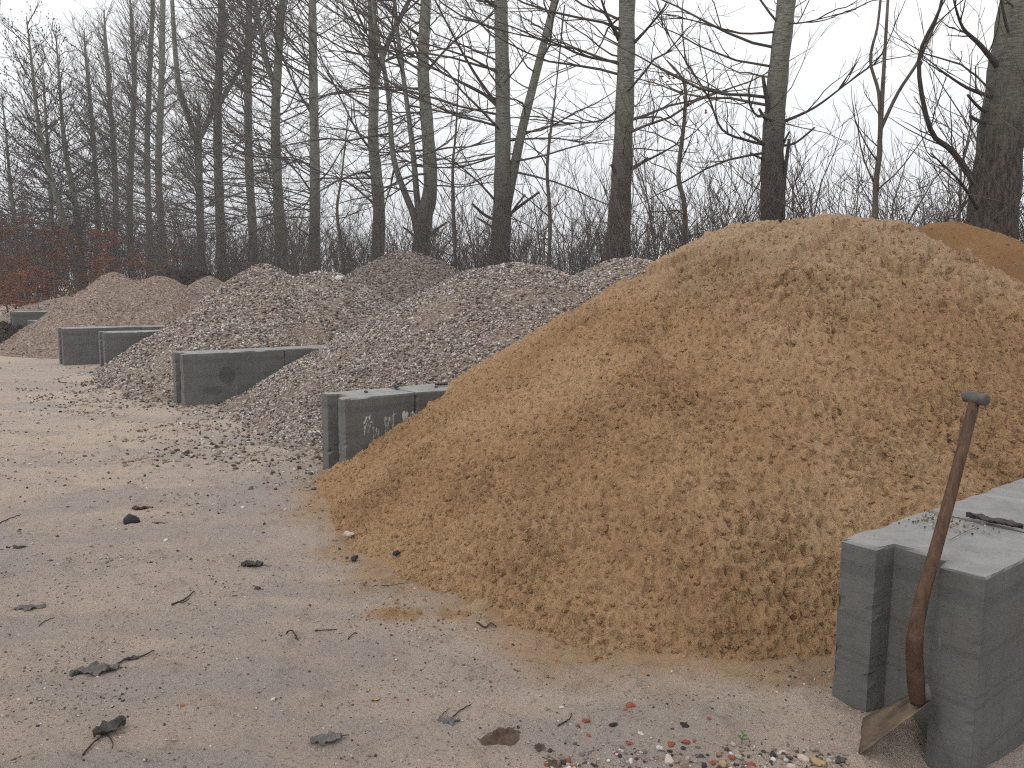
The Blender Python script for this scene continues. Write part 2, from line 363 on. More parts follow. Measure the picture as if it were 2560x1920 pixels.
# ------------------------------------------------------------------ ground
def spill_mask(X, Y):
    s = (X-C1[0])*D[0] + (Y-C1[1])*D[1]; q = (X-C1[0])*Q[0] + (Y-C1[1])*Q[1]
    d = np.hypot(s-3.05, (q-1.8)); n = fbm(X*2.2, Y*2.2, 4, 31)
    ang = np.arctan2(q-1.8, 3.05-s); m = sstep(.30, -.05, d - np.interp(ang, [-1.6, -.9, -.53, -.39, -.3, .1, .2, .5], [2.8, 3.0, 3.28, 3.60, 3.72, 3.70, 3.80, 3.82]) + n*.22)*.7
    for cx, cy, r in ((-.50, 3.62, .14), (-.24, 3.60, .12)):
        m = np.maximum(m, sstep(r*1.4, r*.4, np.hypot(X-cx, (Y-cy)*1.6) + n*.06))
    return np.clip(m, 0, 1)
def ground_z(X, Y):
    far = sstep(14, 9, np.hypot(X, Y-4))
    z = fbm(X*.5, Y*.5, 3, 1)*.012*far + fbm(X*2.4, Y*3.6, 4, 5)*.008*far + fbm(X*11, Y*13, 4, 9, .65)*.008*far
    # loader tracks: shallow broken ridges
    rut = np.abs(pn(X*.55 + Y*.12, Y*2.6 + .25*X, 17)); z = z - sstep(.10, .0, rut)*.014*far*sstep(4.6, 6.0, Y)*sstep(12, 9, Y)
    cl = fbm(X*5, Y*6, 3, 23); z = z + sstep(.42, .8, cl)*.022*far
    for cx, cy, a in ((-.32, 3.28, .5), (-.02, 3.05, .3), (-.55, 4.05, 1.0), (.33, 2.95, .4)):    # shallow boot prints
        u = (X-cx)*math.cos(a) + (Y-cy)*math.sin(a); v = -(X-cx)*math.sin(a) + (Y-cy)*math.cos(a)
        r = np.hypot(u/.13, v/.05); z = z - .010*sstep(1.15, .85, r) + .004*sstep(1.6, 1.25, r)*sstep(1.0, 1.2, r)
    s = (X-C1[0])*D[0] + (Y-C1[1])*D[1]; q = (X-C1[0])*Q[0] + (Y-C1[1])*Q[1]       # washed-out hollow along the near wall's foot
    z = z - .10*sstep(.0, -.16, q+.22)*sstep(-.34, -.06, s)*sstep(-1.5, -.9, q) + .035*np.exp(-((s+.12)/.10)**2-((q-.02)/.16)**2)*(1+.6*fbm(X*9, Y*9, 3, 25))
    return z
def axis(lo, hi, step, far, grow=1.22):
    a = list(np.arange(lo, hi, step)); st = step; x = a[-1]
    while x < far: st *= grow; x += st; a.append(x)
    st = step; x = a[0]; b = []
    while x > -far: st *= grow; x -= st; b.append(x)
    return np.array(b[::-1] + a)
gx = axis(-4.5, 2.2, .024, 300); gy = axis(1.9, 7.5, .024, 300)
GX, GY = np.meshgrid(gx, gy, indexing='ij'); GZ = ground_z(GX, GY)
gme = mesh_np('ground', np.stack([GX.ravel(), GY.ravel(), GZ.ravel()], 1), [grid_faces(len(gx), len(gy))])
a_ = gme.attributes.new('spill', 'FLOAT', 'POINT'); a_.data.foreach_set('value', spill_mask(GX, GY).ravel().astype(np.float32))
ground = tag(link('ground', gme, M['ground']), kind='structure', label='damp beige sandy yard ground strewn with small pebbles')

# ------------------------------------------------------------------ heaps
def cone(s, q, s0, q0, H, R, rnd=.35, es=1.0, eq=1.0):
    d = np.hypot((s-s0)/es, (q-q0)/eq); d = np.sqrt(d*d + rnd*rnd) - rnd
    return H*(1 - d/(np.sqrt(R*R + rnd*rnd) - rnd))
def smax(a, b, k=.12):
    h = np.clip(.5 + .5*(a-b)/k, 0, 1); return b*(1-h) + a*h + k*h*(1-h)
WALL_T = .40
def heap(name, hf, s_rng, q_rng, ds, dq, clips, mat, detail=None):
    ss = s_rng if isinstance(s_rng, np.ndarray) else np.arange(s_rng[0], s_rng[1], ds)
    qq = np.arange(q_rng[0], q_rng[1], dq); S, T = np.meshgrid(ss, qq, indexing='ij')
    Z = hf(S, T)
    for sgn, qc, s0 in clips:                        # material held back by a bay wall
        side = (T - qc)*sgn > 0; Z = np.where(side & (S > s0) & (Z < .66), -.25, Z)
    P = C1[None, None] + S[..., None]*D + T[..., None]*Q
    if detail is not None:                             # relief stands square to the slope
        e = .04; gs = (hf(S+e, T)-hf(S-e, T))/(2*e); gq = (hf(S, T+e)-hf(S, T-e))/(2*e); nn_ = np.sqrt(1+gs**2+gq**2); dt = np.where(Z > -.2, detail(S, T), 0)
        P = P - (dt*gs/nn_)[..., None]*D - (dt*gq/nn_)[..., None]*Q; Z = Z + dt/nn_
    P[..., 2] = np.maximum(Z, -.25)
    me = mesh_np(name, P.reshape(-1, 3), [grid_faces(len(ss), len(qq))]); return link(name, me, mat)
def heap_points(hf, clips, s_rng, q_rng, step, dens, rs, zmin=.0, back=.6):
    ss = np.arange(*s_rng, step); qq = np.arange(*q_rng, step); S, T = np.meshgrid(ss, qq, indexing='ij')
    S = (S + rs.uniform(-.5, .5, S.shape)*step).ravel(); T = (T + rs.uniform(-.5, .5, T.shape)*step).ravel()
    Z = hf(S, T); e = .05; zs = (hf(S+e, T)-Z)/e; zq = (hf(S, T+e)-Z)/e
    keep = rs.rand(len(S)) < dens(S, T, Z)
    for sgn, qc, s0 in clips: keep &= ~(((T-qc)*sgn > -.18) & (S > s0-.02) & (Z < .66))
    P = C1[None] + S[:, None]*D + T[:, None]*Q; P[:, 2] = Z
    N = -zs[:, None]*D - zq[:, None]*Q; N[:, 2] = 1
    V = np.array([0, 0, CAM_H]) - P; vis = (N*V).sum(1)/np.linalg.norm(V, axis=1)
    keep &= (vis > -back) & (Z > zmin); return P[keep], N[keep], S[keep], T[keep]
def tilt(rs, N, extra=.5):
    n = N/np.linalg.norm(N, axis=1, keepdims=True)      # lay the stone on the slope, then turn it
    rx = np.arctan2(-n[:, 1], n[:, 2]); ry = np.arctan2(n[:, 0], n[:, 2])
    return np.stack([rx + rs.normal(0, extra, len(n)), ry + rs.normal(0, extra, len(n)), rs.rand(len(n))*6.283], 1)

# --- the large sand heap
def sand_base(s, q):
    ang = np.arctan2(q-1.8, -(s-3.05))                   # 0 = straight out of the bay, + = towards the next bay
    R = np.interp(ang, [-1.6, -.9, -.53, -.39, -.3, .1, .2, .5, 1.0, 1.6], [2.8, 3.0, 3.28, 3.60, 3.72, 3.70, 3.80, 3.82, 4.15, 4.2])
    d = np.hypot(s-3.05, q-1.8); d2 = (np.sqrt(d*d+.8**2) - .8)/(np.sqrt(R*R+.8**2) - .8)
    h = 1.98*(1 - d2)
    h = smax(h, cone(s, q, 3.4, 2.7, 1.97, 3.6, .8), .15)
    return h - .03
def crumbs(x, y, cell, seed, fill=.6):
    """rounded crumbs scattered over a plane: height of the tallest crumb at each point"""
    p = _perm(seed); p = np.concatenate([p, p]); R = np.random.RandomState(seed+7).rand(4, 512); u = x/cell; v = y/cell; iu = np.floor(u).astype(int); iv = np.floor(v).astype(int); out = np.zeros_like(u)
    for du in (-1, 0, 1):
        for dv in (-1, 0, 1):
            h = p[(p[(iu+du) & 511] + iv + dv) & 511]; cx = iu+du+R[0][h]; cy = iv+dv+R[1][h]; r = np.where(R[3][h] < fill, .22+.42*R[2][h]**2, 0.0)
            an = R[3][h]*40; ex = np.cos(an)*(u-cx)+np.sin(an)*(v-cy); ey = -np.sin(an)*(u-cx)+np.cos(an)*(v-cy)
            out = np.maximum(out, np.sqrt(np.maximum(0, r*r-ex*ex-1.9*ey*ey)))
    return out*cell
def crumbly(s, q): return sstep(-.45, .55, fbm(s*1.5, q*1.5, 4, 47, .6) + .35*pn(s*.8, q*.8, 48) - .1)
def sand_coarse(s, q):
    h = sand_base(s, q); top = sstep(.9, 1.7, h); a = np.arctan2(q-1.8, 3.05-s); d = np.hypot(s-3.05, q-1.8)
    z = h + .045*fbm(s*1.1, q*1.1, 3, 41) + .055*top*fbm(s*2.6+q, q*2.2, 4, 53, .6) + .014*fbm(a*7.0, d*.9, 3, 59)*sstep(.5, 1.2, d)
    sc = pn(s*1.2+.3*q, q*1.5-.4*s, 97); return z + .065*top*sstep(.05, .08, sc) - .02*top - .01      # slipped plates
def sand_detail(s, q):
    c = .3 + .7*crumbly(s, q); top = sstep(.9, 1.7, sand_base(s, q)); wx = .012*fbm(s*14, q*14, 2, 62); wy = .012*fbm(s*14+9, q*14, 2, 63)
    z = (.006+.012*c)*fbm(s*7, q*7, 3, 61) + (.004+.007*c)*fbm(s*26, q*26, 2, 67, .7)
    z = z + .5*top*c*crumbs(s+2*wx, q+2*wy, .15, 70, .4) + .5*top*c*crumbs(s+2*wy, q+wx, .09, 72, .5)
    z = z + .42*c*crumbs(s+wx, q+wy, .062, 71, .4) + (.35+.5*c)*crumbs(s+wx, q+wy, .042, 75, .75) + (.4+.4*c)*crumbs(s+wy, q+wx, .027, 76, .8)
    z = z - (.007+.012*c)*sstep(.15, .42, fbm(s*24, q*24, 2, 73)) - (.008+.008*c)*sstep(.15, .45, pn(s*42, q*42, 74))
    ck = np.abs(pn(s*1.9+.6*q, q*2.6, 79) + .25*pn(s*7, q*7, 83)); z = z - .06*sstep(.04, .0, ck)*top*sstep(.0, .35, pn(s*1.3, q*1.3, 89))
    for a0, b0 in SCARP: z = z - .007*sstep(.03, .012, np.hypot(s-a0, q-b0))     # crescent scarp left by a shovel
    return z - .006
def sand_h(s, q): return sand_coarse(s, q) + sand_detail(s, q)*1.1
SCARP = [(.150+.235*t, .938+.060*math.sin(t*2.6)) for t in np.linspace(0, 1, 22)] + [(.43+.08*t, .90-.05*t) for t in np.linspace(0, 1, 7)]
SAND_CLIPS = ((1, 4.444-.2, .12), (-1, -.22, -9.0))
ss_ = np.concatenate([np.arange(-1.0, 2.6, .0105), np.arange(2.6, 4.2, .016), np.arange(4.2, 7.8, .045)])
sand = heap('sand_pile', sand_coarse, ss_, (-.3, 5.3), 0, .0115, SAND_CLIPS, M['sand'], sand_detail)
tag(sand, 'large heap of damp yellow sand filling the nearest bay', 'sand pile')
rs = np.random.RandomState(5)
def dens_clod(S, T, Z):
    return (.30 + .42*crumbly(S, T) + .15*sstep(.25, .0, Z))*np.where(S > 2.4, .6, 1.0)
P, N, S_, T_ = heap_points(sand_h, SAND_CLIPS, (-.9, 4.0), (-.1, 4.6), .0165, dens_clod, rs, .0, .05)
sc_ = sizes(rs, len(P), .0035, .0145, 4.5, .75)
scatter('clods', P - N/np.linalg.norm(N, axis=1, keepdims=True)*sc_[:, 2:3]*.15, sc_, tilt(rs, N, .6), G_CLOD, M['clod'], sand)

# --- darker sand heap behind it
def sand2_h(s, q):
    h = cone(s, q, 6.5, 2.9, 2.10, 3.6, .9, 1.0, 1.25) + .07*fbm(s*1.4, q*1.4, 3, 101) + .03*np.abs(fbm(s*6, q*6, 3, 103)) + .012*fbm(s*18, q*18, 3, 107)
    return smax(h, cone(s, q, 8.2, 1.2, 1.9, 3.4, .8), .2)
sand2 = heap('sand_pile', sand2_h, (3.4, 11.0), (-2.6, 5.6), .05, .05, ((-1, -.22, 0.0),), M['sand2'])
tag(sand2, 'darker orange brown sand heap at the right edge behind the yellow heap', 'sand pile')
P, N, _, _ = heap_points(sand2_h, (), (4.4, 8.0), (-1.5, 4.6), .07, lambda S, T, Z: .35 + 0*S, rs, .8, .1)
sc_ = sizes(rs, len(P), .006, .032, 4.0, .6); scatter('clods', P - N*.006, sc_, tilt(rs, N), G_CLOD2, M['clod2'], sand2)

# --- gravel heaps
def gravel(name, hf, s_rng, q_rng, clips, bed, key, label, step, lo, hi, dens, zmin=.0, ds=.05, back=.15):
    o = heap(name, hf, s_rng, q_rng, ds, ds, clips, M[bed]); tag(o, label, 'gravel pile')
    P, N, _, _ = heap_points(hf, clips, s_rng, q_rng, step, dens, rs, zmin, back)
    n = N/np.linalg.norm(N, axis=1, keepdims=True); sc = sizes(rs, len(P), lo, hi, 1.7, .62)
    scatter('stones', P + n*sc[:, 2:3]*.3, sc, tilt(rs, N, .45), G_STONE[key], M[key], o); return o
def A_h(s, q):
    h = cone(s, q, 3.75, 6.55, 1.73, 3.45, .75, 1.0, 1.1)
    h = smax(h, cone(s, q, 2.3, 6.9, .90, 1.9, .5), .25)
    h = smax(h, cone(s, q, 1.0, 5.6, .24, 1.1, .4), .15) - .06
    return h + .05*fbm(s*1.2, q*1.2, 3, 111) + .02*fbm(s*4, q*4, 3, 113)
A_CL = ((1, 8.622-.2, .24), (-1, 4.444-.2, .12))
densA = lambda S, T, Z: np.clip(.97 - .85*sstep(.18, .55, fbm(S*1.1, T*1.6, 3, 117)), 0, 1)*sstep(-.02, .05, Z)
gravel('gravel_pile', A_h, (-.4, 7.2), (4.0, 9.0), A_CL, 'bedA', 'st_gravel', 'grey gravel heap right behind the yellow sand heap, crest in the middle of the picture', .0245, .007, .0185, densA)
def A2_h(s, q): return cone(s, q, 6.2, 7.0, 1.78, 3.0, .7, 1.0, 1.25) + .05*fbm(s*1.3, q*1.3, 3, 121) + .02*fbm(s*4, q*4, 3, 123)
gravel('gravel_pile', A2_h, (4.0, 9.4), (4.0, 10.2), (), 'bedA', 'st_gravel', 'low crest of grey gravel showing just left of the yellow sand slope', .036, .010, .024, lambda S, T, Z: .9 + 0*S, .6)
def B_h(s, q):
    h = smax(cone(s, q, 2.45, 11.2, 1.74, 2.55, .12, 1.0, 1.0), cone(s, q, 3.3, 10.85, 1.60, 2.6, .5), .2)
    h = smax(h, cone(s, q, 1.7, 9.9, .92, 1.75, .4), .25); h = smax(h, cone(s, q, .7, 9.6, .26, 1.0, .3), .12) - .05
    return h + .05*fbm(s*1.3, q*1.3, 3, 131) + .02*fbm(s*4, q*4, 3, 133)
B_CL = ((1, 12.76-.2, .33), (-1, 8.622-.2, .24))
densB = lambda S, T, Z: np.clip(.96 - .8*sstep(.12, .5, fbm(S*1.1, T*1.5, 3, 137)), 0, 1)*sstep(-.02, .05, Z)
gravel('gravel_pile', B_h, (-1.0, 6.4), (8.0, 13.2), B_CL, 'bedB', 'st_gravel', 'coarse pale gravel heap with a pointed peak in the third bay', .030, .009, .024, densB)
def B2_h(s, q): return cone(s, q, 5.3, 11.7, 1.93, 3.1, .55, 1.1, 1.0) + .05*fbm(s*1.3, q*1.3, 3, 141) + .02*fbm(s*4, q*4, 3, 143)
gravel('gravel_pile', B2_h, (2.6, 9.0), (8.6, 14.6), (), 'bedD', 'st_brown', 'tall purplish brown gravel heap behind the two grey ones', .036, .009, .024, lambda S, T, Z: .85 + 0*S, .4)
def C_h(s, q):
    h = smax(cone(s, q, 1.55, 16.7, 1.54, 2.2, .12), cone(s, q, 2.3, 16.3, 1.45, 2.2, .4), .15)
    h = smax(h, cone(s, q, 3.4, 15.2, .95, 2.2, .5), .2)
    return h + .04*fbm(s*1.3, q*1.3, 3, 151) + .015*fbm(s*5, q*5, 3, 153)
C_CL = ((-1, 14.1-.2, .0),)
gravel('grit_pile', C_h, (-1.2, 6.0), (13.6, 19.4), C_CL, 'bedR', 'st_red', 'reddish brown grit heap with twin rounded peaks on the far left', .05, .007, .02, lambda S, T, Z: .6*sstep(.6, -.2, fbm(S*1.4, T*1.4, 3, 157)), 0)
def D_h(s, q): return cone(s, q, 3.67, 17.5, 1.44, 2.0, .25) + .04*fbm(s*1.5, q*1.5, 3, 161)
gravel('gravel_pile', D_h, (1.6, 6.0), (15.4, 20.0), (), 'bedB', 'st_red', 'small tan gravel cone between the reddish heap and dark bark mulch', .055, .009, .022, lambda S, T, Z: .6 + 0*S, .5)
def E_h(s, q): return cone(s, q, 2.0, 22.6, .90, 2.3, .6, 1.2, 1.0) + .06*fbm(s*1.6, q*1.6, 3, 171)
gravel('gravel_pile', E_h, (-.2, 5.0), (20.0, 25.2), ((-1, 21.2-.2, .2),), 'bedB', 'st_red', 'small low tan heap above the farthest concrete wall', .08, .010, .03, lambda S, T, Z: .6 + 0*S, .3)
def mulch(hf, s_rng, q_rng, label, zmin=.0, step=.07):
    o = heap('mulch_pile', hf, s_rng, q_rng, .07, .07, (), M['mulch']); tag(o, label, 'mulch pile')
    P, N, _, _ = heap_points(hf, (), s_rng, q_rng, step, lambda S, T, Z: .8 + 0*S, rs, zmin, .2)
    n = len(P); sc = np.stack([.03+.09*rs.rand(n)**2, .012+.02*rs.rand(n), .008+.008*rs.rand(n)], 1)
    scatter('bark_chips', P, sc, tilt(rs, N, .5), G_CHIP, M['chip'], o)
def F_h(s, q): return smax(cone(s, q, 4.3, 21.2, 1.64, 3.0, .6, 1.1, 1.1), cone(s, q, 6.0, 20.0, 1.48, 2.9, .6), .3) + .07*fbm(s*1.8, q*1.8, 3, 181) + .05*fbm(s*6, q*6, 3, 183)
mulch(F_h, (1.2, 9.6), (16.6, 24.8), 'dark brown bark mulch heap behind the reddish and tan heaps', .4)
def G_h(s, q): return cone(s, q, -.3, 20.2, .42, 1.6, .5, .9, 1.0) + .06*fbm(s*2.4, q*2.4, 3, 191) + .04*fbm(s*7, q*7, 3, 193)
mulch(G_h, (-1.7, 2.6), (17.9, 22.4), 'low dark compost heap at the left edge in front of the farthest wall', .0)

# ------------------------------------------------------------------ concrete bay walls
def block_mesh(name, s0, s1, qa, qb, groove, seed, z0=-.32, z1=.6, fine=.02, chip=1.0):
    """one precast block, qa<qb; the front end carries a vertical groove, the back end a tongue"""
    w = qb - qa; gd = .088
    if groove: out = [(s0, qb), (s0, qb-.275*w), (s0+gd, qb-.31*w), (s0+gd, qb-.67*w), (s0, qb-.705*w), (s0, qa)]
    else: out = [(s0, qb), (s0, qa)]
    out = out + [(s1, qa), (s1, qb)]                     # clockwise seen from above in (s,q)
    pts = []; cor = []
    for i, a in enumerate(out):
        b = out[(i+1) % len(out)]; L = math.hypot(b[0]-a[0], b[1]-a[1]); n = max(1, int(L/fine)); c = 0.0 if (groove and i in (2, 3)) else 1.0
        ks = np.linspace(0, 1, n+1)[:-1]
        if n > 4: ks = np.array([0, .006/L*1.0, .016/L] + list(ks[1:-1]) + [1-.016/L, 1-.006/L])
        for k in ks: pts.append((a[0]+(b[0]-a[0])*k, a[1]+(b[1]-a[1])*k)); d0 = min(k, 1-k)*L; cor.append(c*max(0, 1-d0/.02))
    pts = np.array(pts)[::-1]; cor = np.array(cor)[::-1]; n = len(pts)
    e = np.roll(pts, -1, 0) - np.roll(pts, 1, 0); nr = np.stack([e[:, 1], -e[:, 0]], 1); nr /= np.linalg.norm(nr, axis=1, keepdims=True)+1e-9
    cs = 1 if (((pts*np.roll(nr, 0, 0)).sum()) > 0) else 1
    # outward test
    ctr = pts.mean(0); 
    area = .5*np.sum(pts[:, 0]*np.roll(pts[:, 1], -1) - np.roll(pts[:, 0], -1)*pts[:, 1])
    nr *= np.sign(area)
    zs = list(np.linspace(z0, z1-.02, max(4, int((z1-z0)/.02)))) + [z1-.010, z1-.003, z1]
    V = []
    per = np.arange(n)*.02
    for z in zs:
        ch = np.clip(fbm(np.full(n, z*22.0), per*.8 + seed, 4, seed % 50 + 200, .6) - .28, 0, 1)*1.3
        inset = .0035*cor + cor*ch*.020*chip + .0012*fbm(per*9, np.full(n, z*18), 2, seed % 50+210)
        if z > z1-.012:
            k = (z-(z1-.012))/.012; edge = np.clip(fbm(per*4, np.full(n, seed*1.3), 4, seed % 50+220, .6) - .15, 0, 1)
            inset = inset + k*k*(.005 + .03*edge*chip)
        xy = pts - nr*inset[:, None]; p = C1[None] + xy[:, :1]*D + xy[:, 1:2]*Q
        lev = .004*fbm(xy[:, 0]*2, xy[:, 1]*2, 2, 230) if z == z1 else 0
        p[:, 2] = z + lev; V.append(p)
    V = np.concatenate(V); m = len(zs); i = np.arange(m-1)[:, None]*n; j = np.arange(n)[None]; j2 = (j+1) % n
    f = np.stack([i+j, i+j2, i+n+j2, i+n+j], -1).reshape(-1, 4)
    from mathutils.geometry import tessellate_polygon
    cap = np.array(tessellate_polygon([[Vector((p[0], p[1], 0)) for p in V[(m-1)*n:]]])) + (m-1)*n
    nz_ = np.cross(V[cap[:, 1]]-V[cap[:, 0]], V[cap[:, 2]]-V[cap[:, 0]])[:, 2]; cap[nz_ < 0] = cap[nz_ < 0][:, ::-1]
    if area < 0: f = f[:, ::-1]
    return mesh_np(name, V, [f, cap], False)
def wall(label, s0, q1, thick, lengths, mat, seed, top=.6, chip=1.0):
    o = empty('concrete_wall', W(s0, q1 - thick/2)); tag(o, label, 'wall', 'concrete bay walls', 'thing')
    inv = Matrix.Translation(-Vector(W(s0, q1 - thick/2))); s = s0
    for i, L in enumerate(lengths):
        j = .004*math.sin(seed*3.1+i*2.7)
        me = block_mesh('block', s, s+L-.007, q1-thick+j, q1+j, i == 0, seed+i*7, z1=top+.003*math.sin(seed+i*1.9), fine=.03, chip=chip)
        me.transform(inv); link('block', me, mat, o); s += L
    return o
def splash(t, c):
    s, z = local_sq(t, W(.135, 4.444)); p = t.pos()
    st = t.math('ADD', t.noise(t.scale(p, (6, 6, 2.6)), 2.1, 6, .72, .9), t.math('MULTIPLY', t.math('SUBTRACT', t.noise(p, 45, 4, .7), .5), .16))
    env = t.math('MULTIPLY', t.math('MULTIPLY', t.mr(s, .02, .16), t.mr(s, 1.05, .80)), t.math('MULTIPLY', t.mr(z, .56, .45), t.mr(z, .02, .2)))
    return t.mix(t.mr(t.math('MULTIPLY', st, env), .53, .575, 0, .9), c, (.55, .55, .535))
def stain(t, c):
    s, z = local_sq(t, W(.245, 8.622)); n = t.math('MULTIPLY', t.math('SUBTRACT', t.noise(t.pos(), 7, 4), .5), .12)
    def el(cs, cz, a, b):
        u = t.math('DIVIDE', t.math('SUBTRACT', s, cs), a); v = t.math('DIVIDE', t.math('SUBTRACT', z, cz), b)
        return t.math('ADD', t.math('SQRT', t.math('ADD', t.math('MULTIPLY', u, u), t.math('MULTIPLY', v, v))), n)
    c = t.mix(t.mr(el(.50, .33, .10, .10), 1.05, .9, 0, .6), c, (.055, .058, .055))
    return t.mix(t.mr(el(.35, .16, .13, .05), 1.2, .7, 0, .5), c, (.06, .062, .06))
MC = m_concrete('cast_concrete'); MC0 = m_concrete('darker_cast_concrete', lambda t, c: t.mix(1.0, c, (.85, .85, .845), 'MULTIPLY')); MC1 = m_concrete('limewashed_splashed_concrete', splash); MC2 = m_concrete('stained_concrete', stain)  # nearest wall gets the same concrete, evenly darkened
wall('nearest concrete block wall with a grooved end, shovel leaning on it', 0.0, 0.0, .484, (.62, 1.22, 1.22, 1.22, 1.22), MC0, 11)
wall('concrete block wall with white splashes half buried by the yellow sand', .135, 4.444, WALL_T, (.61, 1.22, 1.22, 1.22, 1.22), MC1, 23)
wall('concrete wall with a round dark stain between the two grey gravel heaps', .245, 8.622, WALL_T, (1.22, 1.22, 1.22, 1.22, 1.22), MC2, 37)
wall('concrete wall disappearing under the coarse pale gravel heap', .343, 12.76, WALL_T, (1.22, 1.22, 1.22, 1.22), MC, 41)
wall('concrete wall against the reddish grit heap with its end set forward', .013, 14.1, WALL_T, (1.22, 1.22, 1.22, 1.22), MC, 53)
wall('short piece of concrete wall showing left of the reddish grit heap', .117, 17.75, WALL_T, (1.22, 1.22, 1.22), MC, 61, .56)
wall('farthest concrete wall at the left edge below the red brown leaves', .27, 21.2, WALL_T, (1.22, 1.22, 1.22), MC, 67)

# ------------------------------------------------------------------ trees
M['bark'] = m_bark('poplar_bark', (.085, .068, .057), (.225, .222, .195), 4.4)
M['bark_far'] = m_bark('poplar_bark_far', (.085, .07, .058), (.19, .19, .155), 3.4)
M['twig'] = m_plain('poplar_twigs', (.085, .073, .062), .35, 4, .9)
M['twig_dark'] = m_plain('dark_twigs', (.052, .042, .037), .35, 4, .9)
M['shrub'] = m_plain('shrub_twigs', (.098, .080, .068), .4, 3, .9)
M['alder'] = m_plain('alder_twigs', (.060, .047, .045), .35, 4, .9)
M['broom'] = m_plain('broom_stems', (.060, .062, .032), .45, 3, .85)
M['spruce'] = m_plain('spruce_needles', (.030, .042, .030), .4, 3, .85)
def m_leaf(name, pal):
    t = NT(name); c = t.ramp(t.new('ShaderNodeNewGeometry').outputs['Random Per Island'], pal); t.col(c).rough(.75)
    tr = t.new('ShaderNodeBsdfTranslucent'); t.l.new(c, tr.inputs['Color']); mx = t.new('ShaderNodeMixShader'); mx.inputs[0].default_value = .25
    out = t.n['Material Output']; t.l.new(t.b.outputs[0], mx.inputs[1]); t.l.new(tr.outputs[0], mx.inputs[2]); t.l.new(mx.outputs[0], out.inputs['Surface'])
    return t.m
M['beech'] = m_leaf('withered_beech_leaves', [(0, (.06, .027, .018)), (.4, (.125, .045, .024)), (.8, (.20, .070, .030)), (1, (.33, .13, .05))])
M['rust'] = m_leaf('rusty_leaves', [(0, (.12, .042, .022)), (1, (.31, .105, .042))])

def nrm(v): return v/(np.linalg.norm(v)+1e-9)
def curve(rng, p, d, L, n, up=0.0, wob=.12):
    pts = [p]; d = nrm(np.asarray(d, float)); st = L/(n-1)
    for i in range(n-1):
        d = nrm(d + np.array([0, 0, up/(n-1)]) + rng.normal(0, wob, 3)); p = p + d*st; pts.append(p)
    return np.array(pts)
def side_dir(rng, t, ang, lift=.1):
    ax = nrm(np.array([rng.normal(0, .35), rng.normal(0, .35), 1.0])); sgn = 1 if rng.rand() < .5 else -1
    c, s_ = math.cos(ang*sgn), math.sin(ang*sgn); v = t*c + np.cross(ax, t)*s_ + ax*(ax @ t)*(1-c)
    return nrm(v + np.array([0, 0, lift]))
def boughs(mb, rng, p, d, L, r0, up, dens=1.8, tw=3.0, rmin=.004, tips=None, wob=.14, wobs=.22):
    n = 8; pts = curve(rng, p, d, L, n, up, wob); mb.tube(pts, r0*(1-np.linspace(0, 1, n))**.8 + rmin, 5 if r0 > .02 else 4)
    for _ in range(max(2, int(L*dens))):
        t = rng.uniform(.15, 1.0); i = min(n-2, int(t*(n-1))); f = t*(n-1)-i; q = pts[i]*(1-f)+pts[i+1]*f; tg = nrm(pts[i+1]-pts[i])
        Ls = L*(.10 + .42*(1-t) + .10)*rng.uniform(.5, 1.15); d2 = side_dir(rng, tg, rng.uniform(.45, 1.05), .12)
        r2 = min(.55*r0*(1-t)+rmin, .006+.006*Ls); sp = curve(rng, q, d2, Ls, 5, .15, wobs)
        mb.tube(sp, np.linspace(r2, rmin, 5), 3)
        for _ in range(int(Ls*tw*rng.uniform(.6, 1.4)+.5)):
            t2 = rng.uniform(.15, 1.0); j = min(3, int(t2*4)); g = t2*4-j; qq = sp[j]*(1-g)+sp[j+1]*g
            Lt = rng.uniform(.18, .55)*min(1.0, .5+Ls*.4); tt = curve(rng, qq, side_dir(rng, nrm(sp[j+1]-sp[j]), rng.uniform(.4, .95), .15), Lt, 3, .2, .12)
            mb.tube(tt, np.array([rmin*1.1, rmin*.9, rmin*.6]), 3)
            if tips is not None: tips.append(tt[-1]); tips.append(tt[1])
def line_at(poly, z):
    i = int(np.clip(np.searchsorted(poly[:, 2], z)-1, 0, len(poly)-2)); f = (z-poly[i, 2])/max(1e-6, poly[i+1, 2]-poly[i, 2])
    return poly[i]*(1-f)+poly[i+1]*f
def smooth_line(pts, per=4):
    pts = np.asarray(pts, float); out = []; n = len(pts)
    for i in range(n-1):
        p0 = pts[max(0, i-1)]; p1 = pts[i]; p2 = pts[i+1]; p3 = pts[min(n-1, i+2)]
        for k in range(per):
            t = k/per; out.append(.5*((2*p1)+(-p0+p2)*t+(2*p0-5*p1+4*p2-p3)*t*t+(-p0+3*p1-3*p2+p3)*t**3))
    out.append(pts[-1]); return np.array(out)
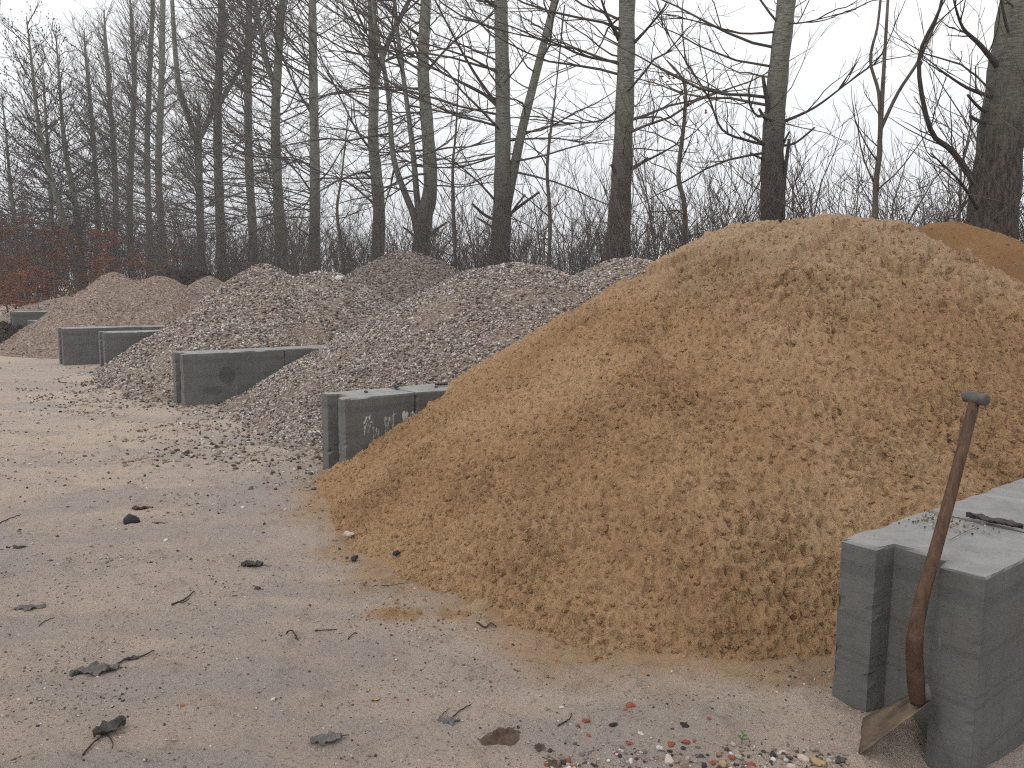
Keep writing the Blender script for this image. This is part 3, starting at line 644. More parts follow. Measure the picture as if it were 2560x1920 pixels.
def tree(name, label, cat, group, Y, trunk, widths, seed, top=19.0, stems=(), stubs=(), limbs=(), nprim=34, z_lo=3.0, Lr=(2.2, 4.6),
         el=(0, 55), bias=.65, dens=1.8, tw=3.0, rmin=.005, bark='bark', twig='twig', flare=1.35, cones=False, r_up=.35, toward=math.pi, zhi=None):
    """trunk, stems, stubs, limbs: picture positions that fix where the real trunk stands at depth Y"""
    nprim = int(nprim*(1.5 if Y < 24 else 1.7 if Y < 40 else 2.2)) if name == 'poplar_tree' else nprim
    if name == 'poplar_tree': dens *= 1.3; tw *= 1.35; Lr = (Lr[0], Lr[1]*1.15)
    rng = np.random.RandomState(seed); P = np.array([at(x, y, Y) for x, y in trunk]); R = np.array(widths)*Y/1820/2
    base = P[0].copy(); low = P[0]; tdir = (P[1]-P[0])/(P[1][2]-P[0][2]); base = low - tdir*low[2]*.6; base[2] = -.05
    P = np.vstack([base, P]); R = np.concatenate([[R[0]*flare], R])
    root = empty(name, (base[0], base[1], 0)); tag(root, label, cat, group); off = np.array([base[0], base[1], 0])
    lean = nrm(P[-1]-P[-2]); z = P[-1][2]; ext = []; rl = R[-1]
    while z < top:                                       # the trunk goes on above the picture
        lean = nrm(lean*.8 + np.array([0, 0, .25]) + rng.normal(0, .03, 3)); nx = P[-1] + lean*2.2; z = nx[2]
        rl = max(.02, R[-1] - (R[-1]-.02)*min(1, 2.2/max(2.2, top-P[-1][2]))); P = np.vstack([P, nx]); R = np.append(R, rl)
    L = smooth_line(P-off, 4); Rr = np.interp(np.linspace(0, len(R)-1, len(L)), np.arange(len(R)), R)
    Rr = Rr*(1+.05*np.sin(np.arange(len(L))*2.1+seed)); MB().tube(L, Rr, 14).build('trunk', M[bark], root)
    crown = MB(); tips = [] if cones else None; lines = [(L, Rr, nprim)]
    for pts, ws in stems:
        S = np.array([at(x, y, Y) + np.array([0, -.0, 0]) for x, y in pts]); r = np.array(ws)*Y/1820/2
        e = nrm(S[-1]-S[-2]); rr = r[-1]
        while S[-1][2] < top*.85: e = nrm(e*.85+np.array([0, 0, .22])+rng.normal(0, .03, 3)); S = np.vstack([S, S[-1]+e*1.8]); rr = max(.015, rr*.82); r = np.append(r, rr)
        SL = smooth_line(S-off, 4); SR = np.interp(np.linspace(0, len(r)-1, len(SL)), np.arange(len(r)), r)
        MB().tube(SL, SR, 9).build('stem', M[bark], root); lines.append((SL, SR, int(nprim*.4)))
    for x0, y0, x1, y1, w in stubs:                      # broken dead branch ends
        a = at(x0, y0, Y)-off; b = at(x1, y1, Y-.25)-off; m = (a+b)/2 + rng.normal(0, .04, 3); r0 = w*Y/1820/2
        MB().tube(smooth_line([a, m, b], 3), np.linspace(r0, r0*.6, 7), 6).build('branch_stub', M['twig_dark'], root)
    for pts, w in limbs:                                  # limbs that can be traced in the picture
        k = len(pts); A = np.array([at(x, y, Y-.9*i/(k-1))-off for i, (x, y) in enumerate(pts)]); SL = smooth_line(A, 4); r0 = w*Y/1820/2
        lim = MB(); rad = r0*.85*(1-.78*np.linspace(0, 1, len(SL))**.7); lim.tube(SL, rad, 6)
        for i in range(3, len(SL)-1):
            if rng.rand() < .75: boughs(lim, rng, SL[i], side_dir(rng, nrm(SL[i+1]-SL[i]), rng.uniform(.4, .9), .15), rng.uniform(.7, 1.9)*Y/22, .009*Y/22+.003, .2, dens*.9, tw*.8, rmin*.9)
        lim.build('limb', M['twig_dark'], root)
    for LL, RR, cnt in lines:
        z0 = max(z_lo, LL[0, 2]+.6); z1 = min(LL[-1, 2]-.2, zhi or 99)
        for i in range(cnt):
            f = (i+rng.rand())/cnt; z = z0+(z1-z0)*f; p = line_at(LL, z); rt = np.interp(z, LL[:, 2], RR)
            az = rng.normal(toward, 1.0) if rng.rand() < bias else rng.rand()*6.283
            hf = (z-z_lo)/max(1, top-z_lo); e = math.radians(el[0]+(el[1]-el[0])*min(1, hf*1.15) + rng.normal(0, 9))
            Lp = rng.uniform(*Lr)*(1-.55*max(0, hf-.45)/.55); r0 = min(.5*rt, .004+.0062*Lp)
            boughs(crown, rng, p, (math.cos(az)*math.cos(e), math.sin(az)*math.cos(e), math.sin(e)), Lp, r0, r_up*rng.uniform(-.3, 1.3), dens, tw, rmin, tips)
    crown.build('crown', M[twig], root)
    if cones:
        o8 = np.array([[1, 0, 0], [-1, 0, 0], [0, 1, 0], [0, -1, 0], [0, 0, 1.5], [0, 0, -1.5]])*.022
        f8 = np.array([[0, 2, 4], [2, 1, 4], [1, 3, 4], [3, 0, 4], [2, 0, 5], [1, 2, 5], [3, 1, 5], [0, 3, 5]]); cb = MB()
        for p in tips:
            if rng.rand() < cones: cb.raw(p + o8*rng.uniform(.8, 1.8), f8)
        co = cb.build('cones', M['alder'], root); co['kind'] = 'stuff'
    return root
GR = 'poplars in the row behind the heaps'
PO = dict(name='poplar_tree', cat='tree', group=GR)
tree(label='thickest poplar trunk at the right edge, leaning right', Y=13, trunk=[(2140, 500), (2158, 330), (2182, 150), (2204, 0)], widths=[104, 92, 84, 76], seed=1, top=16,
     limbs=[([(2130, 430), (2060, 330), (2010, 280), (1985, 130), (2030, 20), (2040, -60)], 20), ([(2175, 170), (2120, 100), (2080, 60), (2060, 0)], 18), ([(2160, 215), (2090, 190), (2030, 150)], 14), ([(2120, 470), (2080, 400), (2010, 330)], 12)],
     stubs=[(2150, 265, 2095, 250, 10), (2150, 250, 2090, 205, 8)], nprim=26, z_lo=4.2, Lr=(1.6, 3.6), el=(10, 50), dens=1.3, tw=2.0, rmin=.0032, **PO)
tree(label='straight poplar rising from behind the crest of the yellow sand heap', Y=17, trunk=[(1670, 480), (1668, 380), (1672, 270), (1684, 130), (1699, 0)], widths=[52, 48, 44, 40, 38], seed=2, top=17,
     limbs=[([(1668, 315), (1620, 305), (1560, 280), (1530, 210), (1480, 130), (1420, 40)], 9), ([(1695, 262), (1760, 232), (1830, 180), (1900, 130)], 9), ([(1684, 68), (1600, 72), (1520, 50), (1430, 30)], 7), ([(1690, 50), (1740, 48), (1850, 20)], 6)],
     stubs=[(1672, 330, 1605, 285, 7), (1672, 268, 1640, 235, 9), (1672, 285, 1648, 165, 12), (1690, 430, 1705, 300, 11), (1664, 350, 1620, 330, 6), (1690, 315, 1760, 275, 6), (1682, 340, 1705, 285, 6)],
     nprim=30, z_lo=4.0, Lr=(1.8, 4.0), el=(2, 50), dens=1.35, tw=2.2, rmin=.0036, **PO)
tree(label='poplar trunk just left of the sand crest with a flared dark base', Y=21, trunk=[(1332, 570), (1338, 470), (1345, 330), (1352, 150), (1355, 0)], widths=[62, 48, 41, 37, 33], seed=3, top=18,
     limbs=[([(1336, 135), (1260, 120), (1190, 90), (1100, 70), (1000, 40)], 8), ([(1338, 85), (1310, 30), (1290, -30)], 14), ([(1340, 230), (1300, 260), (1220, 265), (1160, 250)], 7), ([(1362, 100), (1400, 60), (1440, 10)], 11), ([(1360, 365), (1430, 330), (1480, 300)], 9)],
     stubs=[(1352, 370, 1400, 340, 8), (1335, 390, 1320, 355, 9), (1362, 155, 1385, 150, 5)], nprim=36, z_lo=4.2, Lr=(2, 4.4), el=(0, 50), dens=1.4, tw=2.3, rmin=.0034, **PO)
tree(label='forked poplar in the middle with a second stem slanting up right', Y=26, trunk=[(1078, 580), (1084, 470), (1086, 350), (1086, 200), (1083, 60), (1082, 0)], widths=[46, 40, 35, 31, 29, 28], seed=4, top=18.5,
     stems=[([(1092, 455), (1105, 390), (1128, 280), (1163, 140), (1196, 10)], [22, 21, 19, 17, 15])],
     limbs=[([(1080, 235), (1040, 200), (960, 160), (880, 115), (800, 95)], 10), ([(1076, 230), (1020, 150), (960, 40), (930, -20)], 11), ([(1080, 445), (1030, 390), (970, 340)], 8), ([(1080, 20), (1050, 0), (1020, -40)], 13)],
     stubs=[(1080, 480, 1020, 440, 8), (1092, 470, 1165, 415, 8), (1092, 500, 1135, 420, 7), (1078, 505, 1030, 470, 6)], nprim=40, z_lo=4.5, Lr=(2, 4.8), el=(0, 52), dens=1.5, tw=2.4, rmin=.0036, **PO)
tree(label='poplar with two slender stems splitting off low on its left', Y=31, trunk=[(908, 560), (915, 480), (930, 400), (922, 260), (914, 150), (920, 0)], widths=[40, 36, 30, 26, 24, 22], seed=5, top=19,
     stems=[([(905, 510), (892, 460), (868, 400), (848, 330), (838, 200), (812, 60), (805, 0)], [20, 15, 13, 12, 10, 9, 8]), ([(910, 490), (902, 440), (893, 340), (880, 230), (862, 100), (852, 0)], [18, 14, 12, 10, 9, 8])],
     limbs=[([(925, 150), (980, 90), (1040, 50), (1090, 10)], 7), ([(908, 130), (880, 70), (850, 30)], 7)],
     stubs=[(905, 520, 870, 490, 7), (925, 510, 965, 480, 7), (930, 510, 950, 490, 6)], nprim=42, z_lo=4.5, Lr=(2.2, 5), el=(0, 52), dens=1.5, tw=2.4, rmin=.004, **PO)
tree(label='poplar behind the left slope of the brown gravel heap, forking near the top', Y=35, trunk=[(815, 575), (819, 460), (812, 370), (806, 300), (808, 180), (803, 0)], widths=[30, 26, 25, 22, 20, 17], seed=6, top=19.5,
     stems=[([(812, 170), (835, 100), (858, 50), (884, 0)], [12, 11, 10, 9])], stubs=[(808, 390, 780, 370, 6)],
     limbs=[([(808, 440), (760, 400), (720, 380), (670, 375)], 7), ([(806, 330), (770, 280), (730, 200), (690, 120)], 8)], nprim=44, z_lo=4.5, Lr=(2.2, 5), el=(2, 55), dens=1.5, tw=2.5, rmin=.0042, **PO)
tree(label='straight pale poplar just right of the pointed gravel peak', Y=39, trunk=[(678, 600), (680, 480), (680, 350), (677, 180), (675, 0)], widths=[27, 23, 21, 18, 16], seed=7, top=20,
     stubs=[(676, 515, 640, 490, 5)], limbs=[([(676, 420), (640, 370), (600, 340), (540, 330)], 6), ([(676, 250), (640, 190), (600, 100), (580, 30)], 7)], nprim=50, z_lo=4.2, Lr=(2.4, 5.2), el=(2, 55), dens=1.5, tw=2.5, rmin=.0045, **PO)
tree(label='poplar directly above the pointed gravel peak, kinked and forked halfway up', Y=42, trunk=[(606, 600), (607, 520), (601, 430), (595, 300), (597, 200), (606, 60), (610, 0)], widths=[32, 26, 21, 20, 18, 15, 14], seed=8, top=20,
     stems=[([(595, 190), (575, 130), (562, 60), (550, 0)], [13, 12, 10, 9])], stubs=[(606, 505, 628, 490, 7), (604, 500, 580, 470, 7)], nprim=50, z_lo=4.0, Lr=(2.4, 5.2), el=(5, 56), dens=1.5, tw=2.5, rmin=.0048, bark='bark_far', **PO)
tree(label='slim poplar left of the pointed gravel peak, second of four close trunks', Y=46, trunk=[(548, 600), (545, 480), (538, 360), (536, 200), (538, 0)], widths=[22, 18, 17, 15, 13], seed=9, top=20, nprim=50, z_lo=4.0, Lr=(2.4, 5.2), el=(5, 58), dens=1.7, tw=2.6, rmin=.005, bark='bark_far', **PO)
tree(label='poplar between two slimmer trunks above the dark mulch heap', Y=48, trunk=[(480, 600), (476, 480), (472, 380), (470, 230), (477, 80), (480, 0)], widths=[23, 20, 19, 17, 15, 14], seed=10, top=20,
     stems=[([(474, 225), (500, 180), (525, 130), (550, 60)], [10, 9, 8, 7])], nprim=50, z_lo=4.0, Lr=(2.4, 5.2), el=(5, 58), dens=1.5, tw=2.4, rmin=.005, bark='bark_far', **PO)
tree(label='poplar above the mulch heap splitting into a wide Y', Y=52, trunk=[(436, 600), (433, 480), (430, 380), (428, 300)], widths=[18, 16, 15, 15], seed=11, top=11,
     stems=[([(428, 305), (405, 250), (385, 175), (375, 60), (372, 0)], [13, 12, 11, 9, 8]), ([(428, 305), (448, 265), (465, 210), (478, 130), (490, 20)], [12, 11, 10, 8, 7])], nprim=46, z_lo=4.0, Lr=(2.4, 5), el=(10, 60), dens=1.5, tw=2.4, rmin=.0052, bark='bark_far', **PO)
for i, (lab, Y, tr, ws, top) in enumerate((
        ('pale poplar with a fork, first trunk right of the red leaved undergrowth', 56, [(356, 610), (348, 480), (342, 360), (348, 200), (352, 0)], [17, 15, 14, 13, 11], 20.5),
        ('dark slender poplar rising over the twin peaked reddish heap', 58, [(325, 610), (322, 480), (318, 340), (322, 180), (330, 20)], [14, 13, 12, 10, 9], 20),
        ('thin poplar above the left peak of the reddish heap', 60, [(286, 610), (280, 470), (284, 330), (290, 190), (285, 60)], [15, 13, 12, 10, 8], 19.5),
        ('poplar with a leaning top above the orange leaved sapling', 61, [(246, 610), (250, 470), (246, 330), (236, 200), (228, 90)], [14, 12, 11, 9, 7], 18.5),
        ('left-most poplar of the row, lowest at the top', 63, [(206, 610), (212, 480), (205, 350), (196, 230), (186, 130)], [13, 11, 10, 8, 6], 18),
        ('slender grey tree standing behind the two left alders', 60, [(118, 610), (112, 480), (106, 360), (98, 240)], [11, 9, 8, 5], 15))):
    tree(label=lab, Y=Y, trunk=tr, widths=ws, seed=20+i, top=top, nprim=56, z_lo=2.5, Lr=(2.4, 5), el=(8, 52), dens=1.6, tw=2.4, rmin=.0055, bark='bark_far', twig='twig', **PO)
AL = dict(name='alder_tree', cat='tree', group='alders at the left edge', bark='bark_far', twig='alder', cones=.55)
tree(label='left-most alder hung with small dark cones, leaning left', Y=38, trunk=[(172, 610), (144, 499), (106, 369), (82, 260), (70, 150)], widths=[17, 14, 11, 8, 5], seed=31, top=12.0, nprim=84, z_lo=1.6, Lr=(1.8, 4.2), el=(0, 48), bias=.35, dens=2.2, tw=3.0, rmin=.005, **AL)
tree(label='alder hung with dark cones just right of the leaning one', Y=40, trunk=[(182, 610), (161, 434), (141, 325), (128, 173)], widths=[17, 13, 10, 5], seed=32, top=12.2, nprim=84, z_lo=1.6, Lr=(1.6, 3.8), el=(5, 52), bias=.35, dens=2.2, tw=3.0, rmin=.005, **AL)
tree(label='low spreading alder at the left picture edge over the spruces', Y=43, trunk=[(40, 610), (34, 500), (22, 400), (14, 300)], widths=[12, 10, 8, 4], seed=33, top=8.8, nprim=70, z_lo=1.6, Lr=(1.6, 3.8), el=(5, 48), bias=.1, dens=2.0, tw=2.8, rmin=.005, **AL)
SG = dict(name='sapling_tree', cat='tree', group='saplings between the poplars', bark='shrub', twig='shrub', flare=1.1, bias=.2)
sap = tree(label='crooked dark sapling with a few brown leaves left of the sand crest', Y=17, trunk=[(1482, 560), (1478, 440), (1465, 380), (1478, 260), (1478, 180), (1440, 130)], widths=[12, 10, 9, 8, 6, 3], seed=41, top=5.6, nprim=16, z_lo=2.0, Lr=(.8, 2.0), el=(20, 50), dens=2.2, tw=3, rmin=.0032, **SG)
tree(label='forked sapling standing between the sand heap crest and thickest trunk', Y=15, trunk=[(1890, 490), (1892, 400), (1900, 330), (1902, 275)], widths=[13, 12, 11, 10], seed=42, top=4.2,
     stems=[([(1901, 278), (1898, 200), (1880, 130), (1895, 60), (1902, 0)], [8, 7, 6, 5, 5]), ([(1903, 278), (1940, 200), (1985, 130), (2020, 50), (2035, 0)], [8, 7, 6, 5, 4])], nprim=18, z_lo=2.2, Lr=(.8, 2.0), el=(15, 50), dens=2.0, tw=2.6, rmin=.003, **SG)
tree(label='thin upright sapling right of the forked middle poplar', Y=23, trunk=[(1186, 580), (1188, 470), (1182, 360), (1194, 250), (1200, 200)], widths=[9, 8, 7, 5, 3], seed=43, top=6.6, nprim=16, z_lo=2.0, Lr=(.8, 2.0), el=(30, 60), dens=2.2, tw=2.6, rmin=.004, **SG)
tree(label='thin sapling between the two-stemmed and the forked poplars', Y=27, trunk=[(984, 580), (980, 470), (978, 360), (985, 280)], widths=[8, 8, 6, 4], seed=44, top=6.5, nprim=16, z_lo=2.0, Lr=(.8, 2.2), el=(30, 60), dens=2.2, tw=2.6, rmin=.0045, **SG)
tree(label='small leaning sapling in the gap right of the pointed gravel peak', Y=30, trunk=[(742, 590), (735, 520), (728, 450), (738, 380)], widths=[9, 8, 6, 4], seed=45, top=6.0, nprim=14, z_lo=1.8, Lr=(.9, 2.2), el=(20, 55), dens=2.2, tw=2.6, rmin=.0048, **SG)

# hanging leaves on the crooked sapling
lv = MB(); rng = np.random.RandomState(77)
def leaf_quads(mb, rng, p, size, n=1, flat=False):
    for _ in range(n):
        a = rng.rand()*6.283; u = np.array([math.cos(a), math.sin(a), rng.normal(0, .35)]); u = nrm(u); w = nrm(np.cross(u, rng.normal(0, 1, 3) if not flat else np.array([rng.normal(0, .3), rng.normal(0, .3), 1])))
        L = size*rng.uniform(.7, 1.3); b = L*.28; q = p + rng.normal(0, .02, 3); nn = np.cross(u, w)*L*.08
        mb.raw([q, q+u*L*.45+w*b+nn, q+u*L, q+u*L*.45-w*b+nn], [[0, 1, 2, 3]])
for vx, vy, n in ((1438, 150, 5), (1450, 170, 6), (1432, 165, 4), (1470, 190, 3), (1462, 205, 3), (1530, 240, 2), (1500, 215, 2)):
    for _ in range(n):
        lv = MB(); leaf_quads(lv, rng, at(vx, vy, 17) - np.array(sap.location) + rng.normal(0, .05, 3), .11); lv.build('hanging_leaf', M['rust'], sap, False)

# ------------------------------------------------------------------ undergrowth
def shrub_mesh(name, seed, h, stems, spread, rmin=.0032, tw=3.4, dens=2.6):
    rng = np.random.RandomState(seed); mb = MB()
    for i in range(stems):
        a = rng.rand()*6.283; e = rng.uniform(.0, spread); p = np.array([math.cos(a), math.sin(a), 0])*rng.uniform(0, .25)
        boughs(mb, rng, p, (math.cos(a)*math.sin(e), math.sin(a)*math.sin(e), math.cos(e)), h*rng.uniform(.6, 1.05), rng.uniform(.008, .017), .15, dens, tw, rmin, None, .19, .27)
    return mb.mesh(name)
shrub_v = [shrub_mesh('bare_shrub', 100+i, hh, st, sp) for i, (hh, st, sp) in enumerate(((3.8, 8, .75), (3.2, 9, .9), (4.4, 7, .6), (3.5, 8, .85)))]
rng = np.random.RandomState(123)
def put_shrub(vx, Y, sc, label, group, me=None, mat='shrub', name='bare_shrub'):
    p = at(vx, 600, Y); o = link(name, me or shrub_v[rng.randint(4)], M[mat]); o.location = (p[0], p[1], 0)
    o.rotation_euler = (0, 0, rng.rand()*6.283); o.scale = (sc*rng.uniform(.85, 1.15), sc*rng.uniform(.85, 1.15), sc); tag(o, label, 'shrub', group); return o
MARK = [(-90, 'left picture edge'), (66, 'dark spruce with thin tip'), (110, 'small dark spruce'), (150, 'pair of alders'), (206, 'left-most poplar'), (246, 'leaning-top poplar'), (286, 'thin poplar over the reddish heap'), (322, 'dark slender poplar'), (350, 'pale forked poplar'), (433, 'wide Y poplar'), (476, 'poplar above the mulch'), (543, 'slim second poplar'), (602, 'kinked poplar'), (679, 'straight pale poplar'),
        (738, 'small leaning sapling'), (815, 'poplar forking near the top'), (912, 'two-stemmed poplar'), (981, 'thin sapling beyond the broom'), (1084, 'forked middle poplar'), (1187, 'thin upright sapling'), (1338, 'flared base poplar'), (1478, 'crooked sapling'), (1669, 'sand crest poplar'), (1892, 'forked sapling'), (2145, 'thickest trunk'), (9999, '')]
ORD = ['first', 'second', 'third', 'fourth', 'fifth', 'sixth', 'seventh', 'eighth', 'ninth', 'tenth', 'eleventh', 'twelfth', 'thirteenth', 'fourteenth', 'fifteenth']
spots = [(vx + rng.uniform(-14, 14), rng.uniform(14, 22), rng.uniform(.9, 1.5), 'bare shrubs behind the sand heaps') for vx in np.linspace(1330, 2300, 42)]
spots += [(vx + rng.uniform(-12, 12), rng.uniform(23, 34), rng.uniform(.85, 1.45), 'bare shrubs behind the gravel heaps') for vx in np.linspace(640, 1330, 36)]
spots += [(vx + rng.uniform(-8, 8), rng.uniform(36, 56), rng.uniform(1.1, 1.9), 'bare shrubs under the left poplars') for vx in np.linspace(-50, 640, 64)]
spots.sort(); gap = -1; cnt = 0
for vx, Y, sc, grp in spots:
    g_ = max(i for i, (x, _) in enumerate(MARK) if x <= vx); cnt = cnt+1 if g_ == gap else 0; gap = g_
    put_shrub(vx, Y, sc, '%s bare shrub right of the %s' % (ORD[min(cnt, 14)], MARK[g_][1]), grp, None, 'shrub' if vx > 640 else 'twig_dark')
# evergreen broom, dull green
def broom_mesh(seed, h, n, w):
    rng = np.random.RandomState(seed); mb = MB()
    for i in range(n):
        a = rng.rand()*6.283; r = w*math.sqrt(rng.rand()); p = np.array([math.cos(a)*r*.5, math.sin(a)*r*.5, 0]); d = np.array([math.cos(a)*.5*r, math.sin(a)*.5*r, 1.0])
        c = curve(rng, p, d, h*rng.uniform(.55, 1.0)*(1-.3*r/w), 5, .0, .10); mb.tube(c, np.linspace(.008, .004, 5), 3)
        for _ in range(5):
            j = rng.randint(1, 4); mb.tube(curve(rng, c[j], nrm(c[j+1]-c[j]) + rng.normal(0, .35, 3), rng.uniform(.2, .5), 3, .1, .1), np.array([.006, .005, .003]), 3)
    return mb.mesh('broom_bush')
bm_ = [broom_mesh(301, 2.0, 330, 1.1), broom_mesh(302, 1.7, 300, 1.2)]
for i, (vx, Y, sc, lab) in enumerate(((950, 22, 1.0, 'dull green broom bush behind the brown gravel heap, left of the forked poplar'), (1010, 22.5, .92, 'dull green broom bush at the foot of the forked poplar'),
        (905, 25, .9, 'olive broom bush at the foot of the two-stemmed poplar'), (500, 33, 1.15, 'olive brown bush above the tan gravel cone'), (560, 32, 1.15, 'olive bush left of the pointed gravel peak'), (450, 35, 1.1, 'olive brown bush directly over the dark mulch heap'), (1040, 23.5, .7, 'small broom bush just left of the thin sapling by the middle poplar'))):
    put_shrub(vx, Y, sc, lab, 'olive broom bushes', bm_[i % 2], 'broom', 'broom_bush')
# beech saplings that kept their withered leaves
def beech(label, vx, Y, h, seed, nl, spread=1.2, mat='beech'):
    rng = np.random.RandomState(seed); b = at(vx, 600, Y); root = empty('beech_sapling', (b[0], b[1], 0)); tag(root, label, 'sapling', 'leafy beech saplings')
    st = MB(); lf = MB(); c = curve(rng, np.zeros(3), (rng.normal(0, .1), rng.normal(0, .1), 1), h, 8, .1, .06); st.tube(c, np.linspace(.03, .006, 8), 5); k = 26
    for i in range(k):
        t = rng.uniform(.12, 1.0); j = min(6, int(t*7)); p = c[j]+(c[j+1]-c[j])*(t*7-j); a = rng.rand()*6.283
        s_ = curve(rng, p, (math.cos(a), math.sin(a), rng.uniform(-.05, .45)), spread*(1.15-.7*t)*rng.uniform(.6, 1.1), 6, .05, .13); st.tube(s_, np.linspace(.009, .003, 6), 3)
        for _ in range(nl//k):
            u = rng.uniform(.2, 1.0)*5; m = min(4, int(u)); leaf_quads(lf, rng, s_[m]+(s_[m+1]-s_[m])*(u-m)+rng.normal(0, .09, 3)*np.array([1, 1, .45]), .085, 1, rng.rand() < .7)
    st.build('stem', M['shrub'], root); lo = lf.build('foliage', M[mat], root, False); return root
BE = [('orange leaved beech sapling standing over the left reddish peak', 246, 27, 3.2, 900, .9), ('rust leaved beech sapling low behind the twin reddish peaks', 300, 29, 2.2, 700, 1.1),
      ('rust brown beech sapling at the left picture edge, brightest low down', 12, 26, 2.6, 1200, 1.4), ('dark russet beech sapling second from the left edge', 58, 29, 3.2, 1300, 1.4),
      ('dense russet beech sapling above the small tan heap', 118, 31, 3.3, 1400, 1.5), ('russet beech sapling at the foot of the alders', 170, 32, 3.3, 1300, 1.4),
      ('russet beech sapling between the alders and the reddish heap', 212, 33, 3.0, 1100, 1.3), ('low orange leaved beech sapling beside the farthest wall', 40, 24, 1.5, 800, 1.0),
      ('sparse rusty beech sapling beside the leftmost dark poplar', 345, 34, 2.6, 420, 1.1), ('small low beech sapling just behind the tan heap', 85, 26, 1.7, 800, 1.1), ('tall sparse beech sapling at the left edge with reddish leaves up high', 30, 34, 4.2, 900, 1.5), ('sparse beech sapling with few leaves above the tan gravel cone', 405, 36, 3.0, 260, 1.0)]
for i, (lab, vx, Y, h, nl, sp) in enumerate(BE): beech(lab, vx, Y, h, 400+i, nl, sp, 'rust' if 'orange' in lab else 'beech')
# two dark spruces at the far left
def spruce(label, vx, Y, h, seed):
    rng = np.random.RandomState(seed); b = at(vx, 600, Y); root = empty('spruce_tree', (b[0], b[1], 0)); tag(root, label, 'tree', 'spruces at the left edge')
    MB().tube(np.array([[0, 0, 0], [0, 0, h*.5], [0, 0, h]]), np.array([.11, .06, .01]), 7).build('trunk', M['twig_dark'], root); nd = MB()
    for i in range(110):
        t = (i+rng.rand())/110; z = .3+(h-.4)*t; a = rng.rand()*6.283; L = (1-t)*h*.30*rng.uniform(.7, 1.15)+.12
        c = curve(rng, np.array([0, 0, z]), (math.cos(a), math.sin(a), .12), L, 5, -.45, .07); nd.tube(c, np.linspace(.012, .004, 5), 3)
        for k in range(int(12+L*22)):
            u = rng.uniform(.1, 1)*4; j = min(3, int(u)); p = c[j]+(c[j+1]-c[j])*(u-j); d = side_dir(rng, nrm(c[j+1]-c[j]), rng.uniform(.4, 1.1), -.35); nd.tube(np.array([p, p+d*rng.uniform(.10, .26)]), np.array([.012, .004]), 3)
    nd.build('crown', M['spruce'], root)
spruce('dark spruce at the left picture edge behind the russet saplings', 8, 44, 4.9, 501); spruce('dark spruce with a thin tip right of the edge spruce', 58, 46, 5.6, 502); spruce('small dark spruce between the alders and the edge spruces', 100, 50, 4.2, 503)
# the distant wood, one grey mass
fw = MB(); rng = np.random.RandomState(900)
for i in range(460):
    vx = rng.uniform(-250, 2550); Y = rng.uniform(75, 130) if vx < 1700 else rng.uniform(55, 110); p = at(vx, 600, Y); p[2] = 0
    h = rng.uniform(4.0, 7.5)*(1.25 if vx > 1700 else 1.0); c = curve(rng, p, (rng.normal(0, .06), 0, 1), h, 5, .1, .05); fw.tube(c, np.linspace(.10, .02, 5), 3)
    for k in range(18):
        u = rng.uniform(.05, 1)*4; j = min(3, int(u)); q = c[j]+(c[j+1]-c[j])*(u-j); a = rng.rand()*6.283
        b = curve(rng, q, (math.cos(a), math.sin(a)*.6, rng.uniform(.2, 1.2)), rng.uniform(.7, 2.0), 4, .2, .18); fw.tube(b, np.array([.03, .024, .02, .014]), 3)
        for _ in range(2): fw.tube(np.array([b[1], b[1]+rng.normal(0, .45, 3)+np.array([0, 0, .3])]), np.array([.018, .012]), 3)
tag(fw.build('far_wood', M['twig_dark']), 'hazy grey wood in the far distance', 'wood', None, 'stuff')

# ------------------------------------------------------------------ shovel leaning on the nearest wall
def m_wood():
    t = NT('worn_shaft_wood'); p = t.obj(); g = t.noise(t.scale(p, (60, 60, 3)), 1.2, 5, .65); n = t.noise(p, 7, 4)
    c = t.ramp(g, [(.3, (.038, .020, .012)), (.55, (.095, .052, .030)), (.75, (.15, .088, .052))]); c = t.mix(t.mr(n, .5, .75, 0, .6), c, (.055, .042, .034))
    t.col(c).rough(.55); t.bump(g, .0015, .8); return t.m
def m_rust(name, a, b, c_, metal=.25):
    t = NT(name); p = t.pos(); n = t.noise(p, 14, 6, .65); k = t.noise(p, 60, 5, .7)
    c = t.ramp(n, [(.32, a), (.5, b), (.68, c_)]); c = t.mix(t.mr(k, .55, .72, 0, .6), c, tuple(x*.35 for x in a))
    t.col(c).rough(.62); t.b.inputs['Metallic'].default_value = metal; t.bump(k, .0012, .8); return t.m
M['wood'] = m_wood(); M['blade'] = m_rust('muddy_steel', (.06, .048, .038), (.125, .092, .065), (.18, .135, .095)); M['socket'] = m_rust('brown_rusty_steel', (.035, .020, .015), (.06, .033, .022), (.085, .050, .033), .2)
M['grip'] = m_plain('grey_worn_grip', (.085, .078, .072), .4, 30, .6, .001)
def ray_s(vx, vy, s):
    d = ray(vx, vy); o = np.array([0, 0, CAM_H]); return o + d*((s-(o-C1) @ D)/(d @ D))
sh_o = W(-.15, -.33, 0); shovel = empty('shovel', sh_o); tag(shovel, 'old shovel with a bent wooden shaft leaning on the nearest concrete wall', 'shovel')
shaft = [W(-.105, -.352, .165), W(-.112, -.343, .26), W(-.108, -.331, .37), W(-.074, -.328, .50), W(-.034, -.335, .62), W(.055, -.342, .86), W(.145, -.348, 1.117)]
SL = smooth_line(np.array(shaft)-sh_o, 6); MB().tube(SL, np.interp(np.linspace(0, 1, len(SL)), [0, .12, .3, .55, .8, 1], [.019, .0235, .024, .021, .0185, .017]), 16).build('shaft', M['wood'], shovel)
K_ = 14; MB().tube(SL[:K_], np.interp(np.linspace(0, 1, K_), [0, .3, .8, 1], [.021, .026, .0262, .0245]), 16).build('socket', M['socket'], shovel)
